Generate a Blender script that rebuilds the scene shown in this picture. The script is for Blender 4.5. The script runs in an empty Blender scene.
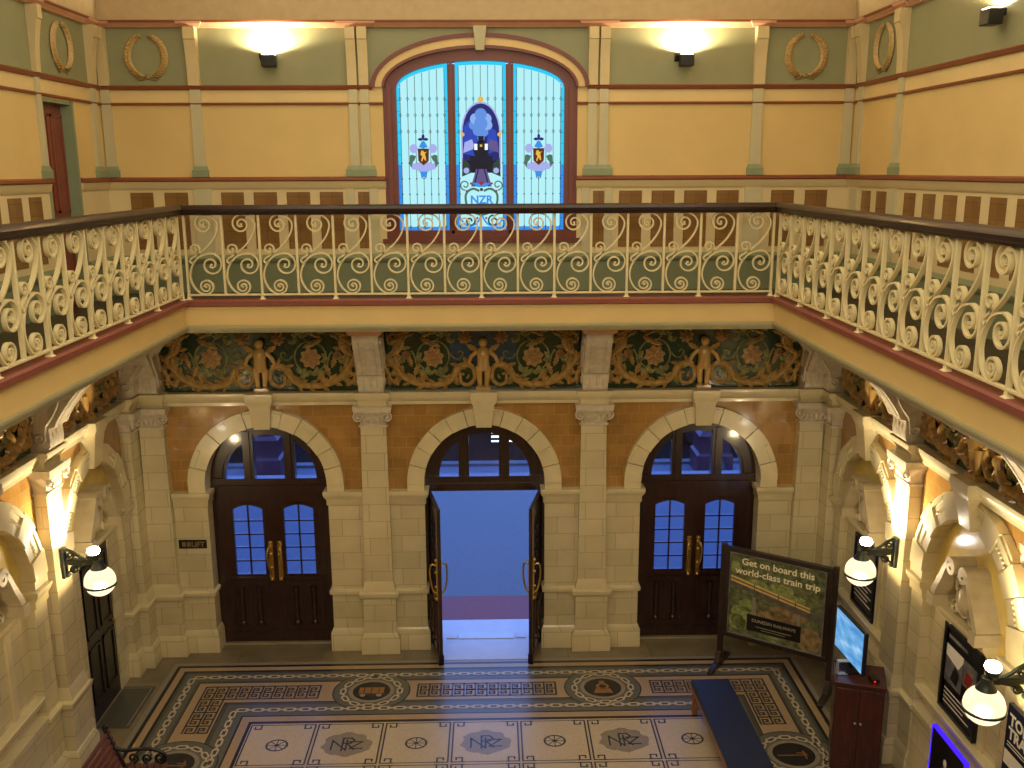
import bpy, bmesh, math, random
from math import sin, cos, pi, radians as R
from mathutils import Vector, Matrix
random.seed(7)
SC = bpy.context.scene
COL = SC.collection

# ------------------------------------------------------------------ colours and materials
def lin(h):
    h = h.lstrip('#')
    c = [int(h[i:i + 2], 16) / 255 for i in (0, 2, 4)]
    return tuple(x / 12.92 if x <= .04045 else ((x + .055) / 1.055) ** 2.4 for x in c) + (1,)

class NT:
    def __init__(s, name):
        s.m = bpy.data.materials.new(name); s.m.use_nodes = True
        s.t = s.m.node_tree; s.b = s.t.nodes['Principled BSDF']; s.L = s.t.links
    def n(s, typ, **kw):
        x = s.t.nodes.new(typ)
        for k, v in kw.items():
            if k in x.inputs: x.inputs[k].default_value = v
            else: setattr(x, k, v)
        return x
    def l(s, a, b): s.L.new(a, b)

def setp(t, rough, spec=.5, metal=0, coat=0):
    t.b.inputs['Roughness'].default_value = rough
    t.b.inputs['Metallic'].default_value = metal
    t.b.inputs['Specular IOR Level'].default_value = spec
    t.b.inputs['Coat Weight'].default_value = coat
    t.b.inputs['Coat Roughness'].default_value = .08

def ramp(t, fac, stops):
    r = t.n('ShaderNodeValToRGB'); e = r.color_ramp.elements
    while len(e) < len(stops): e.new(.5)
    for i, (p, c) in enumerate(stops): e[i].position = p; e[i].color = c
    t.l(fac, r.inputs['Fac']); return r.outputs['Color']

def mat(name, col, rough=.5, var=.12, scale=6, spec=.5, metal=0, coat=0, bump=0):
    """plain surface with a soft mottled tone"""
    t = NT(name); c = lin(col); setp(t, rough, spec, metal, coat)
    tc = t.n('ShaderNodeTexCoord'); no = t.n('ShaderNodeTexNoise', Scale=scale, Detail=4.0)
    t.l(tc.outputs['Object'], no.inputs['Vector'])
    lo = tuple(x * (1 - var) for x in c[:3]) + (1,); hi = tuple(min(1, x * (1 + var)) for x in c[:3]) + (1,)
    t.l(ramp(t, no.outputs['Fac'], [(.3, lo), (.7, hi)]), t.b.inputs['Base Color'])
    if bump:
        b = t.n('ShaderNodeBump', Strength=bump, Distance=.02)
        t.l(no.outputs['Fac'], b.inputs['Height']); t.l(b.outputs['Normal'], t.b.inputs['Normal'])
    return t.m

def brick(name, c1, c2, mortar, w, h, gap=.006, rough=.2, off=.5, coat=.3, stain=.25, flat=False, spec=.5):
    """coursed blocks or tiles: runs along walls of any direction (x+y, z) or on the flat (x, y)"""
    t = NT(name); setp(t, rough, spec, 0, coat)
    tc = t.n('ShaderNodeTexCoord'); v = tc.outputs['Object']
    if not flat:
        sp = t.n('ShaderNodeSeparateXYZ'); t.l(v, sp.inputs[0])
        ad = t.n('ShaderNodeMath', operation='ADD'); t.l(sp.outputs['X'], ad.inputs[0]); t.l(sp.outputs['Y'], ad.inputs[1])
        cb = t.n('ShaderNodeCombineXYZ'); t.l(ad.outputs[0], cb.inputs['X']); t.l(sp.outputs['Z'], cb.inputs['Y']); v2 = cb.outputs[0]
    else: v2 = v
    br = t.n('ShaderNodeTexBrick'); br.offset = off
    t.l(v2, br.inputs['Vector'])
    for k, x in (('Color1', lin(c1)), ('Color2', lin(c2)), ('Mortar', lin(mortar)), ('Scale', 1.0), ('Mortar Size', gap), ('Mortar Smooth', .2), ('Brick Width', w), ('Row Height', h), ('Bias', 0.0)):
        br.inputs[k].default_value = x
    no = t.n('ShaderNodeTexNoise', Scale=2.3, Detail=6.0); t.l(tc.outputs['Object'], no.inputs['Vector'])
    g = ramp(t, no.outputs['Fac'], [(.3, (1 - stain,) * 3 + (1,)), (.65, (1, 1, 1, 1))])
    mx = t.n('ShaderNodeMix', data_type='RGBA', blend_type='MULTIPLY'); mx.inputs[0].default_value = 1
    t.l(br.outputs['Color'], mx.inputs[6]); t.l(g, mx.inputs[7]); t.l(mx.outputs[2], t.b.inputs['Base Color'])
    b = t.n('ShaderNodeBump', Strength=.35, Distance=.01); b.invert = True
    t.l(br.outputs['Fac'], b.inputs['Height']); t.l(b.outputs['Normal'], t.b.inputs['Normal'])
    return t.m

def emit(name, col, s):
    t = NT(name); t.b.inputs['Base Color'].default_value = (.02, .02, .02, 1)
    t.b.inputs['Emission Color'].default_value = lin(col); t.b.inputs['Emission Strength'].default_value = s
    t.b.inputs['Roughness'].default_value = .5; t.b.inputs['Specular IOR Level'].default_value = .08
    return t.m

def glass(name, tint, gl=.08):
    t = NT(name); tr = t.n('ShaderNodeBsdfTransparent'); tr.inputs[0].default_value = lin(tint)
    g = t.n('ShaderNodeBsdfGlossy', Roughness=.05); mx = t.n('ShaderNodeMixShader'); mx.inputs[0].default_value = gl
    t.l(tr.outputs[0], mx.inputs[1]); t.l(g.outputs[0], mx.inputs[2])
    t.l(mx.outputs[0], t.t.nodes['Material Output'].inputs['Surface']); return t.m

def wood(name, c1, c2, rough=.35, coat=.3, axis=2):
    t = NT(name); setp(t, rough, .5, 0, coat)
    tc = t.n('ShaderNodeTexCoord'); mp = t.n('ShaderNodeMapping'); s = [14, 14, 14]; s[axis] = 1.2
    mp.inputs['Scale'].default_value = s
    no = t.n('ShaderNodeTexNoise', Scale=2.0, Detail=6.0, Distortion=.6)
    t.l(tc.outputs['Object'], mp.inputs[0]); t.l(mp.outputs[0], no.inputs['Vector'])
    t.l(ramp(t, no.outputs['Fac'], [(.3, lin(c1)), (.7, lin(c2))]), t.b.inputs['Base Color']); return t.m

M = {
 'tile': brick('orange_glazed_tile', '#b28645', '#a4793b', '#b48b4e', .20, .155, .008, .16, .5, .5, .3),
 'ashlar': brick('cream_glazed_block', '#d4c69c', '#c9bb90', '#ad9f78', .50, .255, .005, .22, .5, .35, .14),
 'cream': mat('cream_faience', '#d2c498', .25, .08, 4, coat=.3),
 'carve': mat('carved_faience', '#c9bca0', .3, .14, 14, coat=.3),
 'ochre': mat('ochre_glaze', '#b08d50', .2, .3, 12, coat=.5),
 'rust': mat('rust_glaze', '#b08a58', .2, .25, 16, coat=.5),
 'olive': mat('olive_glaze', '#8c8752', .2, .3, 12, coat=.5),
 'flesh': mat('golden_brown_glaze', '#b8914c', .2, .15, 10, coat=.5),
 'darkgreen': mat('dark_green_glaze', '#15321f', .15, .35, 8, coat=.6, bump=.25),
 'blueglaze': mat('dark_blue_glaze', '#1d3a50', .15, .3, 8, coat=.6),
 'yellow': mat('yellow_paint', '#d3b878', .7, .05, 1.5),
 'yellowlt': mat('pale_yellow_paint', '#d8c086', .65, .05, 2),
 'fasciayel': mat('yellow_fascia_paint', '#d6ba7a', .5, .04, 2),
 'beige': mat('beige_paint', '#d2c08f', .65, .05, 2),
 'pilgreen': mat('pale_green_paint', '#bdb690', .6, .06, 3),
 'pilcream': mat('cream_paint', '#cdbb8a', .6, .06, 3),
 'sage': mat('sage_green_paint', '#8b8d68', .6, .06, 2),
 'skirt': mat('green_skirting_paint', '#7d8664', .5, .07, 2),
 'foot': mat('grey_green_paint', '#84906e', .5, .07, 3),
 'brownpaint': mat('red_brown_paint', '#85492c', .45, .08, 3),
 'salmon': mat('salmon_paint', '#cc9a78', .5, .06, 3),
 'cove': mat('beige_cove_plaster', '#bda980', .8, .06, 9, bump=.3),
 'browntile': brick('brown_dado_tile', '#8f6a38', '#835e30', '#6a4622', .15, .15, .003, .25, 0, .3, .3),
 'maroon': mat('maroon_paint', '#6e3528', .45, .08, 3),
 'nosing': mat('red_brown_nosing', '#84483a', .5, .06, 3),
 'moss': mat('grey_green_moulding', '#a29a72', .5, .05, 3),
 'rail': wood('dark_handrail_wood', '#180b0b', '#2c1516', .4, .15, 0),
 'iron': mat('cream_ironwork_paint', '#dccf9f', .4, .06, 8),
 'planks': brick('gallery_boards', '#4c3a28', '#3a2c1e', '#1c140d', 1.6, .13, .006, .4, .4, .15, .3, True),
 'doorwood': wood('dark_mahogany', '#1b0d0a', '#391c16', .3, .5),
 'doordark': wood('near_black_door', '#0e0a0a', '#1d1512', .35, .3),
 'reddoor': wood('red_brown_door', '#6c3020', '#87422c', .4, .3),
 'brass': mat('polished_brass', '#d8b868', .3, .1, 8, metal=1),
 'pane': glass('clear_pane', '#e6efff', .06),
 'black': mat('black_metal', '#121312', .4, .15, 12),
 'verdigris': mat('dark_green_iron', '#22291f', .4, .2, 12),
 'globe': None,
 'bulb': emit('lit_bulb', '#fff6e6', 40.0),
 'upglow': emit('uplight_glass', '#fff2d4', 30.0),
 'stone': brick('grey_floor_slabs', '#857858', '#786c50', '#5a513c', 1.2, .9, .004, .35, .3, .2, .3, True),
 'mgreen': mat('mosaic_green', '#5c5c50', .35, .14, 60),
 'mgreend': mat('mosaic_dark_green', '#4a4a40', .35, .14, 60),
 'mblack': mat('mosaic_black', '#1d1c1e', .3, .2, 60),
 'mtan': mat('mosaic_tan', '#a08865', .35, .1, 50),
 'mpale': mat('mosaic_pale', '#b3a489', .35, .1, 50),
 'mgrey': mat('mosaic_grey', '#857b68', .35, .14, 50),
 'mink': mat('mosaic_slate', '#30343c', .35, .15, 60),
 'morange': mat('mosaic_orange', '#8a6234', .35, .15, 50),
 'matslab': mat('grey_green_slab', '#4a493e', .4, .15, 20),
 'signframe': wood('dark_sign_wood', '#1c1310', '#30201a', .35, .3),
 'cabinet': wood('dark_red_cabinet', '#34120e', '#52201a', .35, .35),
 'seatblue': mat('navy_vinyl', '#16203a', .5, .12, 5, coat=0),
 'benchwood': wood('tan_bench_wood', '#7a4c2c', '#9a6640', .4, .3, 1),
 'slat': wood('red_brown_slats', '#4a241a', '#6b3626', .35, .3, 1),
 'white': mat('white_print', '#ece6d6', .5, .03, 5),
 'silver': mat('silver_plastic', '#b9b9b4', .35, .05, 5, metal=.4),
 'dimtext': mat('dim_cream_lettering', '#a89c78', .5, .03, 5),
 'creamtext': mat('cream_lettering', '#efe6bf', .5, .03, 5),
 'posterdark': mat('black_poster', '#18161a', .3, .2, 6),
 'postergrey': mat('grey_photo_print', '#6c6a66', .35, .5, 7),
 'posterred': mat('red_print', '#8a2620', .35, .2, 6),
 'navy': mat('navy_board', '#14172c', .3, .1, 5),
 'led': emit('violet_strip_light', '#3c18f0', 1.6),
 'redled': emit('red_standby_light', '#ff2018', 2.0),
 'bushy': mat('printed_foliage', '#5f6440', .4, .7, 14),
 'bushlt': mat('printed_bright_bush', '#828c50', .4, .55, 22),
 'rock': mat('printed_rock', '#86704c', .4, .5, 14),
 'viaduct': mat('printed_viaduct', '#5c544c', .4, .3, 12),
 'trainyel': mat('printed_yellow_train', '#d2b268', .4, .15, 20),
 'asphalt': mat('blue_grey_asphalt', '#5d6068', .7, .08, 20),
 'paver': mat('pale_landing_stone', '#b9bcc4', .5, .05, 5),
 'redpave': mat('red_brick_strip', '#7c3436', .6, .1, 20),
 'road': mat('dark_road', '#101114', .95, .1, 10, spec=.05),
 'kerb': mat('pale_kerb', '#5c5c5c', .6, .08, 10),
 'carpaint': mat('dark_car_paint', '#1a1e28', .25, .05, 3, coat=.7),
 'carsilver': mat('silver_car_paint', '#4a4e56', .3, .05, 3, coat=.6, metal=.4),
 'carglass': mat('car_window', '#20242c', .1, .05, 3, coat=.6),
 'rubber': mat('tyre_rubber', '#101012', .7, .1, 10),
 'purpleiron': mat('plum_column_paint', '#4a2430', .4, .1, 5),
 'carlamp': emit('car_lamp', '#dfe8ff', 4.0),
}

gt = NT('lit_globe_glass'); e_ = gt.n('ShaderNodeEmission'); e_.inputs[0].default_value = lin('#ffe6b4'); e_.inputs[1].default_value = 2.0
tr_ = gt.n('ShaderNodeBsdfTransparent'); tr_.inputs[0].default_value = (1, .93, .8, 1); mx_ = gt.n('ShaderNodeMixShader'); mx_.inputs[0].default_value = .62
gt.l(tr_.outputs[0], mx_.inputs[1]); gt.l(e_.outputs[0], mx_.inputs[2]); gt.l(mx_.outputs[0], gt.t.nodes['Material Output'].inputs['Surface'])
M['globe'] = gt.m

# ------------------------------------------------------------------ mesh builder
class MB:
    def __init__(s): s.v = []; s.f = []; s.m = []; s.k = 0
    def add(s, vs, fs, k=None):
        o = len(s.v); s.v += [tuple(p) for p in vs]
        for f in fs: s.f.append([o + i for i in f]); s.m.append(s.k if k is None else k)
        return s
    def box(s, x0, x1, y0, y1, z0, z1, k=None):
        return s.add([(x, y, z) for z in (z0, z1) for y in (y0, y1) for x in (x0, x1)],
                     [(0, 2, 3, 1), (4, 5, 7, 6), (0, 1, 5, 4), (2, 6, 7, 3), (0, 4, 6, 2), (1, 3, 7, 5)], k)
    def prism(s, poly, y0, y1, k=None):
        """polygon in x,z pushed from y0 to y1"""
        n = len(poly)
        vs = [(x, y0, z) for x, z in poly] + [(x, y1, z) for x, z in poly]
        return s.add(vs, [list(range(n)), list(range(2 * n - 1, n - 1, -1))] + [(i, i + n, (i + 1) % n + n, (i + 1) % n) for i in range(n)], k)
    def prismx(s, poly, x0, x1, k=None, tx=1.0):
        """polygon in y,z pushed along x"""
        n = len(poly)
        vs = [(x0, y, z) for y, z in poly] + [(x1, y, z) for y, z in poly]
        return s.add(vs, [list(range(n)), list(range(2 * n - 1, n - 1, -1))] + [(i, i + n, (i + 1) % n + n, (i + 1) % n) for i in range(n)], k)
    def loft(s, lev, yb, k=None):
        """stack of rectangles (z, x0, x1, projection) standing against y=yb"""
        vs = []; fs = []
        for z, x0, x1, p in lev: vs += [(x0, -p, z), (x1, -p, z), (x1, yb, z), (x0, yb, z)]
        n = len(lev)
        for i in range(n - 1):
            a = 4 * i; b = a + 4
            for j in range(4): fs.append((a + j, a + (j + 1) % 4, b + (j + 1) % 4, b + j))
        fs += [(3, 2, 1, 0), (4 * n - 4, 4 * n - 3, 4 * n - 2, 4 * n - 1)]
        return s.add(vs, fs, k)
    def arc(s, cx, cz, r0, r1, a0, a1, y0, y1, n=8, k=None):
        """ring segment in x,z"""
        vs = []
        for i in range(n + 1):
            a = a0 + (a1 - a0) * i / n; c, d = cos(a), sin(a)
            vs += [(cx + r0 * c, y0, cz + r0 * d), (cx + r1 * c, y0, cz + r1 * d), (cx + r1 * c, y1, cz + r1 * d), (cx + r0 * c, y1, cz + r0 * d)]
        fs = []
        for i in range(n):
            a = 4 * i; b = a + 4
            for j in range(4): fs.append((a + j, a + (j + 1) % 4, b + (j + 1) % 4, b + j))
        fs += [(0, 3, 2, 1), (4 * n, 4 * n + 1, 4 * n + 2, 4 * n + 3)]
        return s.add(vs, fs, k)
    def ribbon(s, path, wid, y0, y1, k=None):
        """flat bar of rectangular section following a path in x,z; wid number or list"""
        n = len(path); vs = []; fs = []
        for i, (x, z) in enumerate(path):
            a = path[max(0, i - 1)]; b = path[min(n - 1, i + 1)]
            dx, dz = b[0] - a[0], b[1] - a[1]; l = math.hypot(dx, dz) or 1; nx, nz = -dz / l, dx / l
            w = (wid[i] if isinstance(wid, (list, tuple)) else wid) / 2
            vs += [(x - nx * w, y0, z - nz * w), (x + nx * w, y0, z + nz * w), (x + nx * w, y1, z + nz * w), (x - nx * w, y1, z - nz * w)]
        for i in range(n - 1):
            a = 4 * i; b = a + 4
            for j in range(4): fs.append((a + j, a + (j + 1) % 4, b + (j + 1) % 4, b + j))
        fs += [(0, 3, 2, 1), (4 * n - 4, 4 * n - 3, 4 * n - 2, 4 * n - 1)]
        return s.add(vs, fs, k)
    def relief(s, path, wid, dep, y=0, k=None):
        """half-round moulding raised towards -y along a path in x,z"""
        n = len(path); vs = []; fs = []; prof = ((-1, 0), (-.75, .7), (0, 1), (.75, .7), (1, 0))
        for i, (x, z) in enumerate(path):
            a = path[max(0, i - 1)]; b = path[min(n - 1, i + 1)]
            dx, dz = b[0] - a[0], b[1] - a[1]; l = math.hypot(dx, dz) or 1; nx, nz = -dz / l, dx / l
            w = (wid[i] if isinstance(wid, (list, tuple)) else wid) / 2
            d = dep * (w * 2 / max(wid) if isinstance(wid, (list, tuple)) else 1)
            for u, h in prof: vs.append((x + nx * w * u, y - d * h, z + nz * w * u))
        for i in range(n - 1):
            for j in range(4): a = 5 * i + j; fs.append((a, a + 1, a + 6, a + 5))
        return s.add(vs, fs, k)
    def leaf(s, x, z, ang, ln, wd, dep=.03, y=0, k=None, lobes=0):
        """pointed leaf with a raised midrib, base at x,z"""
        n = 9; L = []; C = []; Q = []
        for i in range(n):
            t = i / (n - 1); w = wd / 2 * sin(pi * min(1, t * .93 + .05)) ** .8
            if lobes and i % 2: w *= .62
            h = dep * (sin(pi * (t * .85 + .12)))
            for arr, u, hh in ((L, -w, 0), (C, 0, h), (Q, w, 0)):
                px, pz = t * ln, u
                arr.append((x + px * cos(ang) - pz * sin(ang), y - hh - .002, z + px * sin(ang) + pz * cos(ang)))
        vs = L + C + Q; fs = []
        for i in range(n - 1): fs += [(i, i + 1, n + i + 1, n + i), (n + i, n + i + 1, 2 * n + i + 1, 2 * n + i)]
        return s.add(vs, fs, k)
    def dome(s, x, z, r, h, y=0, k=None, n=12, rz=None):
        vs = []; fs = []; rz = rz or r
        for j in range(4):
            a = j / 4 * pi / 2
            for i in range(n): vs.append((x + r * cos(a) * cos(2 * pi * i / n), y - h * sin(a), z + rz * cos(a) * sin(2 * pi * i / n)))
        vs.append((x, y - h, z))
        for j in range(3):
            for i in range(n): fs.append((j * n + i, j * n + (i + 1) % n, (j + 1) * n + (i + 1) % n, (j + 1) * n + i))
        for i in range(n): fs.append((3 * n + i, 3 * n + (i + 1) % n, 4 * n))
        return s.add(vs, fs, k)
    def rosette(s, x, z, r, dep=.04, y=0, k=None, n=8, k2=None):
        for i in range(n): s.leaf(x, z, 2 * pi * i / n + .2, r, r * .75, dep, y, k)
        for i in range(n): s.leaf(x, z, 2 * pi * i / n + .2 + pi / n, r * .7, r * .5, dep * 1.3, y - .008, k)
        return s.dome(x, z, r * .25, dep * 1.3, y, k if k2 is None else k2, 8)
    def tube(s, pts, rad, n=8, k=None, cap=True):
        """round tube through 3-D points; rad number or list"""
        P = [Vector(p) for p in pts]; m = len(P); vs = []; fs = []; ref = None
        for i, p in enumerate(P):
            t = (P[min(m - 1, i + 1)] - P[max(0, i - 1)]).normalized()
            if ref is None: ref = Vector((0, 0, 1)) if abs(t.z) < .9 else Vector((1, 0, 0))
            u = t.cross(ref)
            if u.length < 1e-4: ref = Vector((0, 1, 0)); u = t.cross(ref)
            u.normalize(); w = u.cross(t).normalized(); ref = w
            r = rad[i] if isinstance(rad, (list, tuple)) else rad
            for j in range(n): a = 2 * pi * j / n; vs.append(p + (u * cos(a) + w * sin(a)) * r)
        for i in range(m - 1):
            for j in range(n): fs.append((i * n + j, i * n + (j + 1) % n, (i + 1) * n + (j + 1) % n, (i + 1) * n + j))
        if cap: fs += [list(range(n))[::-1], list(range((m - 1) * n, m * n))]
        return s.add(vs, fs, k)
    def lathe(s, prof, c=(0, 0, 0), n=20, k=None):
        """profile of (radius, z) turned about a vertical axis at c"""
        vs = []; fs = []; m = len(prof)
        for r, z in prof:
            r = max(r, .0005)
            for j in range(n): a = 2 * pi * j / n; vs.append((c[0] + r * cos(a), c[1] + r * sin(a), c[2] + z))
        for i in range(m - 1):
            for j in range(n): fs.append((i * n + j, i * n + (j + 1) % n, (i + 1) * n + (j + 1) % n, (i + 1) * n + j))
        fs += [list(range(n))[::-1], list(range((m - 1) * n, m * n))]
        return s.add(vs, fs, k)
    def flat(s, poly, z, k=None):
        return s.add([(x, y, z) for x, y in poly], [list(range(len(poly)))], k)
    def face(s, poly, y, k=None):
        return s.add([(x, y, z) for x, z in poly], [list(range(len(poly)))], k)
    def stroke(s, path, w, z, k=None):
        """painted line on the floor: a chain of quads in x,y with square ends"""
        for (x0, y0), (x1, y1) in zip(path, path[1:]):
            dx, dy = x1 - x0, y1 - y0; l = math.hypot(dx, dy) or 1; tx, ty = dx / l * w / 2, dy / l * w / 2
            s.flat([(x0 - tx - ty, y0 - ty + tx), (x0 - tx + ty, y0 - ty - tx), (x1 + tx + ty, y1 + ty - tx), (x1 + tx - ty, y1 + ty + tx)], z, k)
        return s
    def xf(s, M4, start=0):
        for i in range(start, len(s.v)): s.v[i] = tuple(M4 @ Vector(s.v[i]))
        return s
    def mirror(s, start=0):
        """add a copy mirrored in x of everything from face/vertex list start"""
        nv = len(s.v); nf = len(s.f); o = nv
        s.v += [(-x, y, z) for x, y, z in s.v[:nv]]
        for i in range(nf): s.f.append([o + j for j in reversed(s.f[i])]); s.m.append(s.m[i])
        return s
    def build(s, name, mats, parent=None, loc=(0, 0, 0), rz=0, smooth=40, label=None, bevel=0):
        me = bpy.data.meshes.new(name)
        if not isinstance(mats, (list, tuple)): mats = [mats]
        me.from_pydata(s.v, [], s.f)
        for m in mats: me.materials.append(M[m] if isinstance(m, str) else m)
        me.polygons.foreach_set('material_index', s.m)
        bm = bmesh.new(); bm.from_mesh(me); bmesh.ops.recalc_face_normals(bm, faces=bm.faces); bm.to_mesh(me); bm.free()
        if smooth: me.shade_smooth(); me.set_sharp_from_angle(angle=R(smooth))
        me.update()
        o = bpy.data.objects.new(name, me); COL.objects.link(o)
        o.parent = parent; o.location = loc; o.rotation_euler = (0, 0, rz)
        if label: o['label'] = label
        if bevel:
            b = o.modifiers.new('edge', 'BEVEL'); b.width = bevel; b.segments = 2; b.limit_method = 'ANGLE'
        return o

def tag(o, label, cat, group=None, kind=None):
    o['label'] = label; o['category'] = cat
    if group: o['group'] = group
    if kind: o['kind'] = kind
    return o
def thing(name, label, cat, loc=(0, 0, 0), rz=0, group=None, kind=None):
    o = bpy.data.objects.new(name, None); COL.objects.link(o); o.location = loc; o.rotation_euler = (0, 0, rz)
    o.empty_display_size = .1
    return tag(o, label, cat, group, kind)
def dup(root, loc, rz, label, group=None, parent=None):
    r = root.copy(); COL.objects.link(r); r.location = loc; r.rotation_euler = (0, 0, rz)
    if parent: r.parent = parent
    if label: r['label'] = label
    if group: r['group'] = group
    for ch in [c for c in bpy.data.objects if c.parent == root]:
        c2 = ch.copy(); COL.objects.link(c2); c2.parent = r
        for g in [c for c in bpy.data.objects if c.parent == ch]:
            g2 = g.copy(); COL.objects.link(g2); g2.parent = c2
    return r
def spiral(cx, cz, r0, r1, a0, turns, n=None):
    """turns>0 runs anticlockwise; radius goes r0 -> r1"""
    n = n or max(8, int(abs(turns) * 16))
    return [(cx + (r0 + (r1 - r0) * i / n) * cos(a0 + 2 * pi * turns * i / n), cz + (r0 + (r1 - r0) * i / n) * sin(a0 + 2 * pi * turns * i / n)) for i in range(n + 1)]
def smooth_path(pts, n=6):
    """Catmull-Rom through points"""
    out = []; m = len(pts)
    for i in range(m - 1):
        p0 = pts[max(0, i - 1)]; p1 = pts[i]; p2 = pts[i + 1]; p3 = pts[min(m - 1, i + 2)]
        for j in range(n):
            t = j / n
            out.append(tuple(.5 * (2 * b + (c - a) * t + (2 * a - 5 * b + 4 * c - d) * t * t + (3 * b - a - 3 * c + d) * t ** 3) for a, b, c, d in zip(p0, p1, p2, p3)))
    out.append(tuple(pts[-1])); return out
def text_mb(mb, s, size, x, z, y, k, align='CENTER', bold=0, shear=0, slope=0):
    """lettering as flat faces in the x,z plane"""
    c = bpy.data.curves.new('lettering', 'FONT'); c.body = s; c.size = size; c.align_x = align; c.offset = bold; c.resolution_u = 3
    o = bpy.data.objects.new('lettering', c); COL.objects.link(o)
    bpy.context.view_layer.update()
    me = bpy.data.meshes.new_from_object(o.evaluated_get(bpy.context.evaluated_depsgraph_get()))
    mb.add([(x + v.co.x, y, z + v.co.y + v.co.x * slope) for v in me.vertices], [list(p.vertices) for p in me.polygons], k)
    bpy.data.objects.remove(o); bpy.data.meshes.remove(me); bpy.data.curves.remove(c)

HX = 4.95          # half width of the hall
ZG = 5.33          # gallery floor
FRONT = -14.6      # end wall behind the viewer
RB = -R(90); LB = R(90)   # facing of things on the right and left walls
def wall_loc(side, y, z=0):
    """origin and turn of something that stands against a wall; its own front is -y"""
    return ((y, 0, z), 0) if side == 'back' else (((HX, y, z), RB) if side == 'right' else ((-HX, y, z), LB))

# ------------------------------------------------------------------ setting: lower walls
SPR = 2.58   # springing of the arches
def wall_with_arches(name, u0, u1, H, opens, thick, label, loc, rz, backing=None):
    mb = MB(); u = u0
    for cx, hw in opens:
        mb.box(u, cx - hw, 0, thick, 0, H)
        n = 24; arc = [(cx + hw * cos(pi - pi * i / n), SPR + hw * sin(pi - pi * i / n)) for i in range(n + 1)]
        for i in range(n):
            a, b = arc[i], arc[i + 1]
            mb.prism([a, b, (b[0], H), (a[0], H)], 0, thick)
        u = cx + hw
    mb.box(u, u1, 0, thick, 0, H)
    if backing: mb.box(u0, u1, thick, thick + backing, 0, H)
    o = mb.build(name, ['tile'], None, loc, rz, smooth=0)
    return tag(o, label, 'wall', kind='structure')
DOORX = (-3.1, 0.0, 3.1)
wall_with_arches('wall_back', -5.6, 5.6, 5.03, [(x, .88) for x in DOORX], .42, 'orange glazed tile end wall with three arched doorways', (0, 0, 0), 0)
N1, N2, RN1, RN2 = -1.52, -4.17, .79, .88   # niche centres and inner radii on the side walls
wall_with_arches('wall_right', .0, 14.6, 5.03, [(-N1, RN1 + .02), (-N2, RN2 + .02)], .10, 'orange tiled side wall with poster niches and the tall cabinet', (HX, 0, 0), RB, .4)
wall_with_arches('wall_left', -14.6, .0, 5.03, [(N2, RN2 + .02), (N1, RN1 + .02)], .10, 'orange tiled side wall with the dark side door', (-HX, 0, 0), LB, .4)
mb = MB(); mb.box(-5.6, 5.6, FRONT - .3, FRONT, 0, 10.2)
tag(mb.build('wall_front', ['yellow'], smooth=0), 'plain end wall opposite the doors', 'wall', kind='structure')

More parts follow.
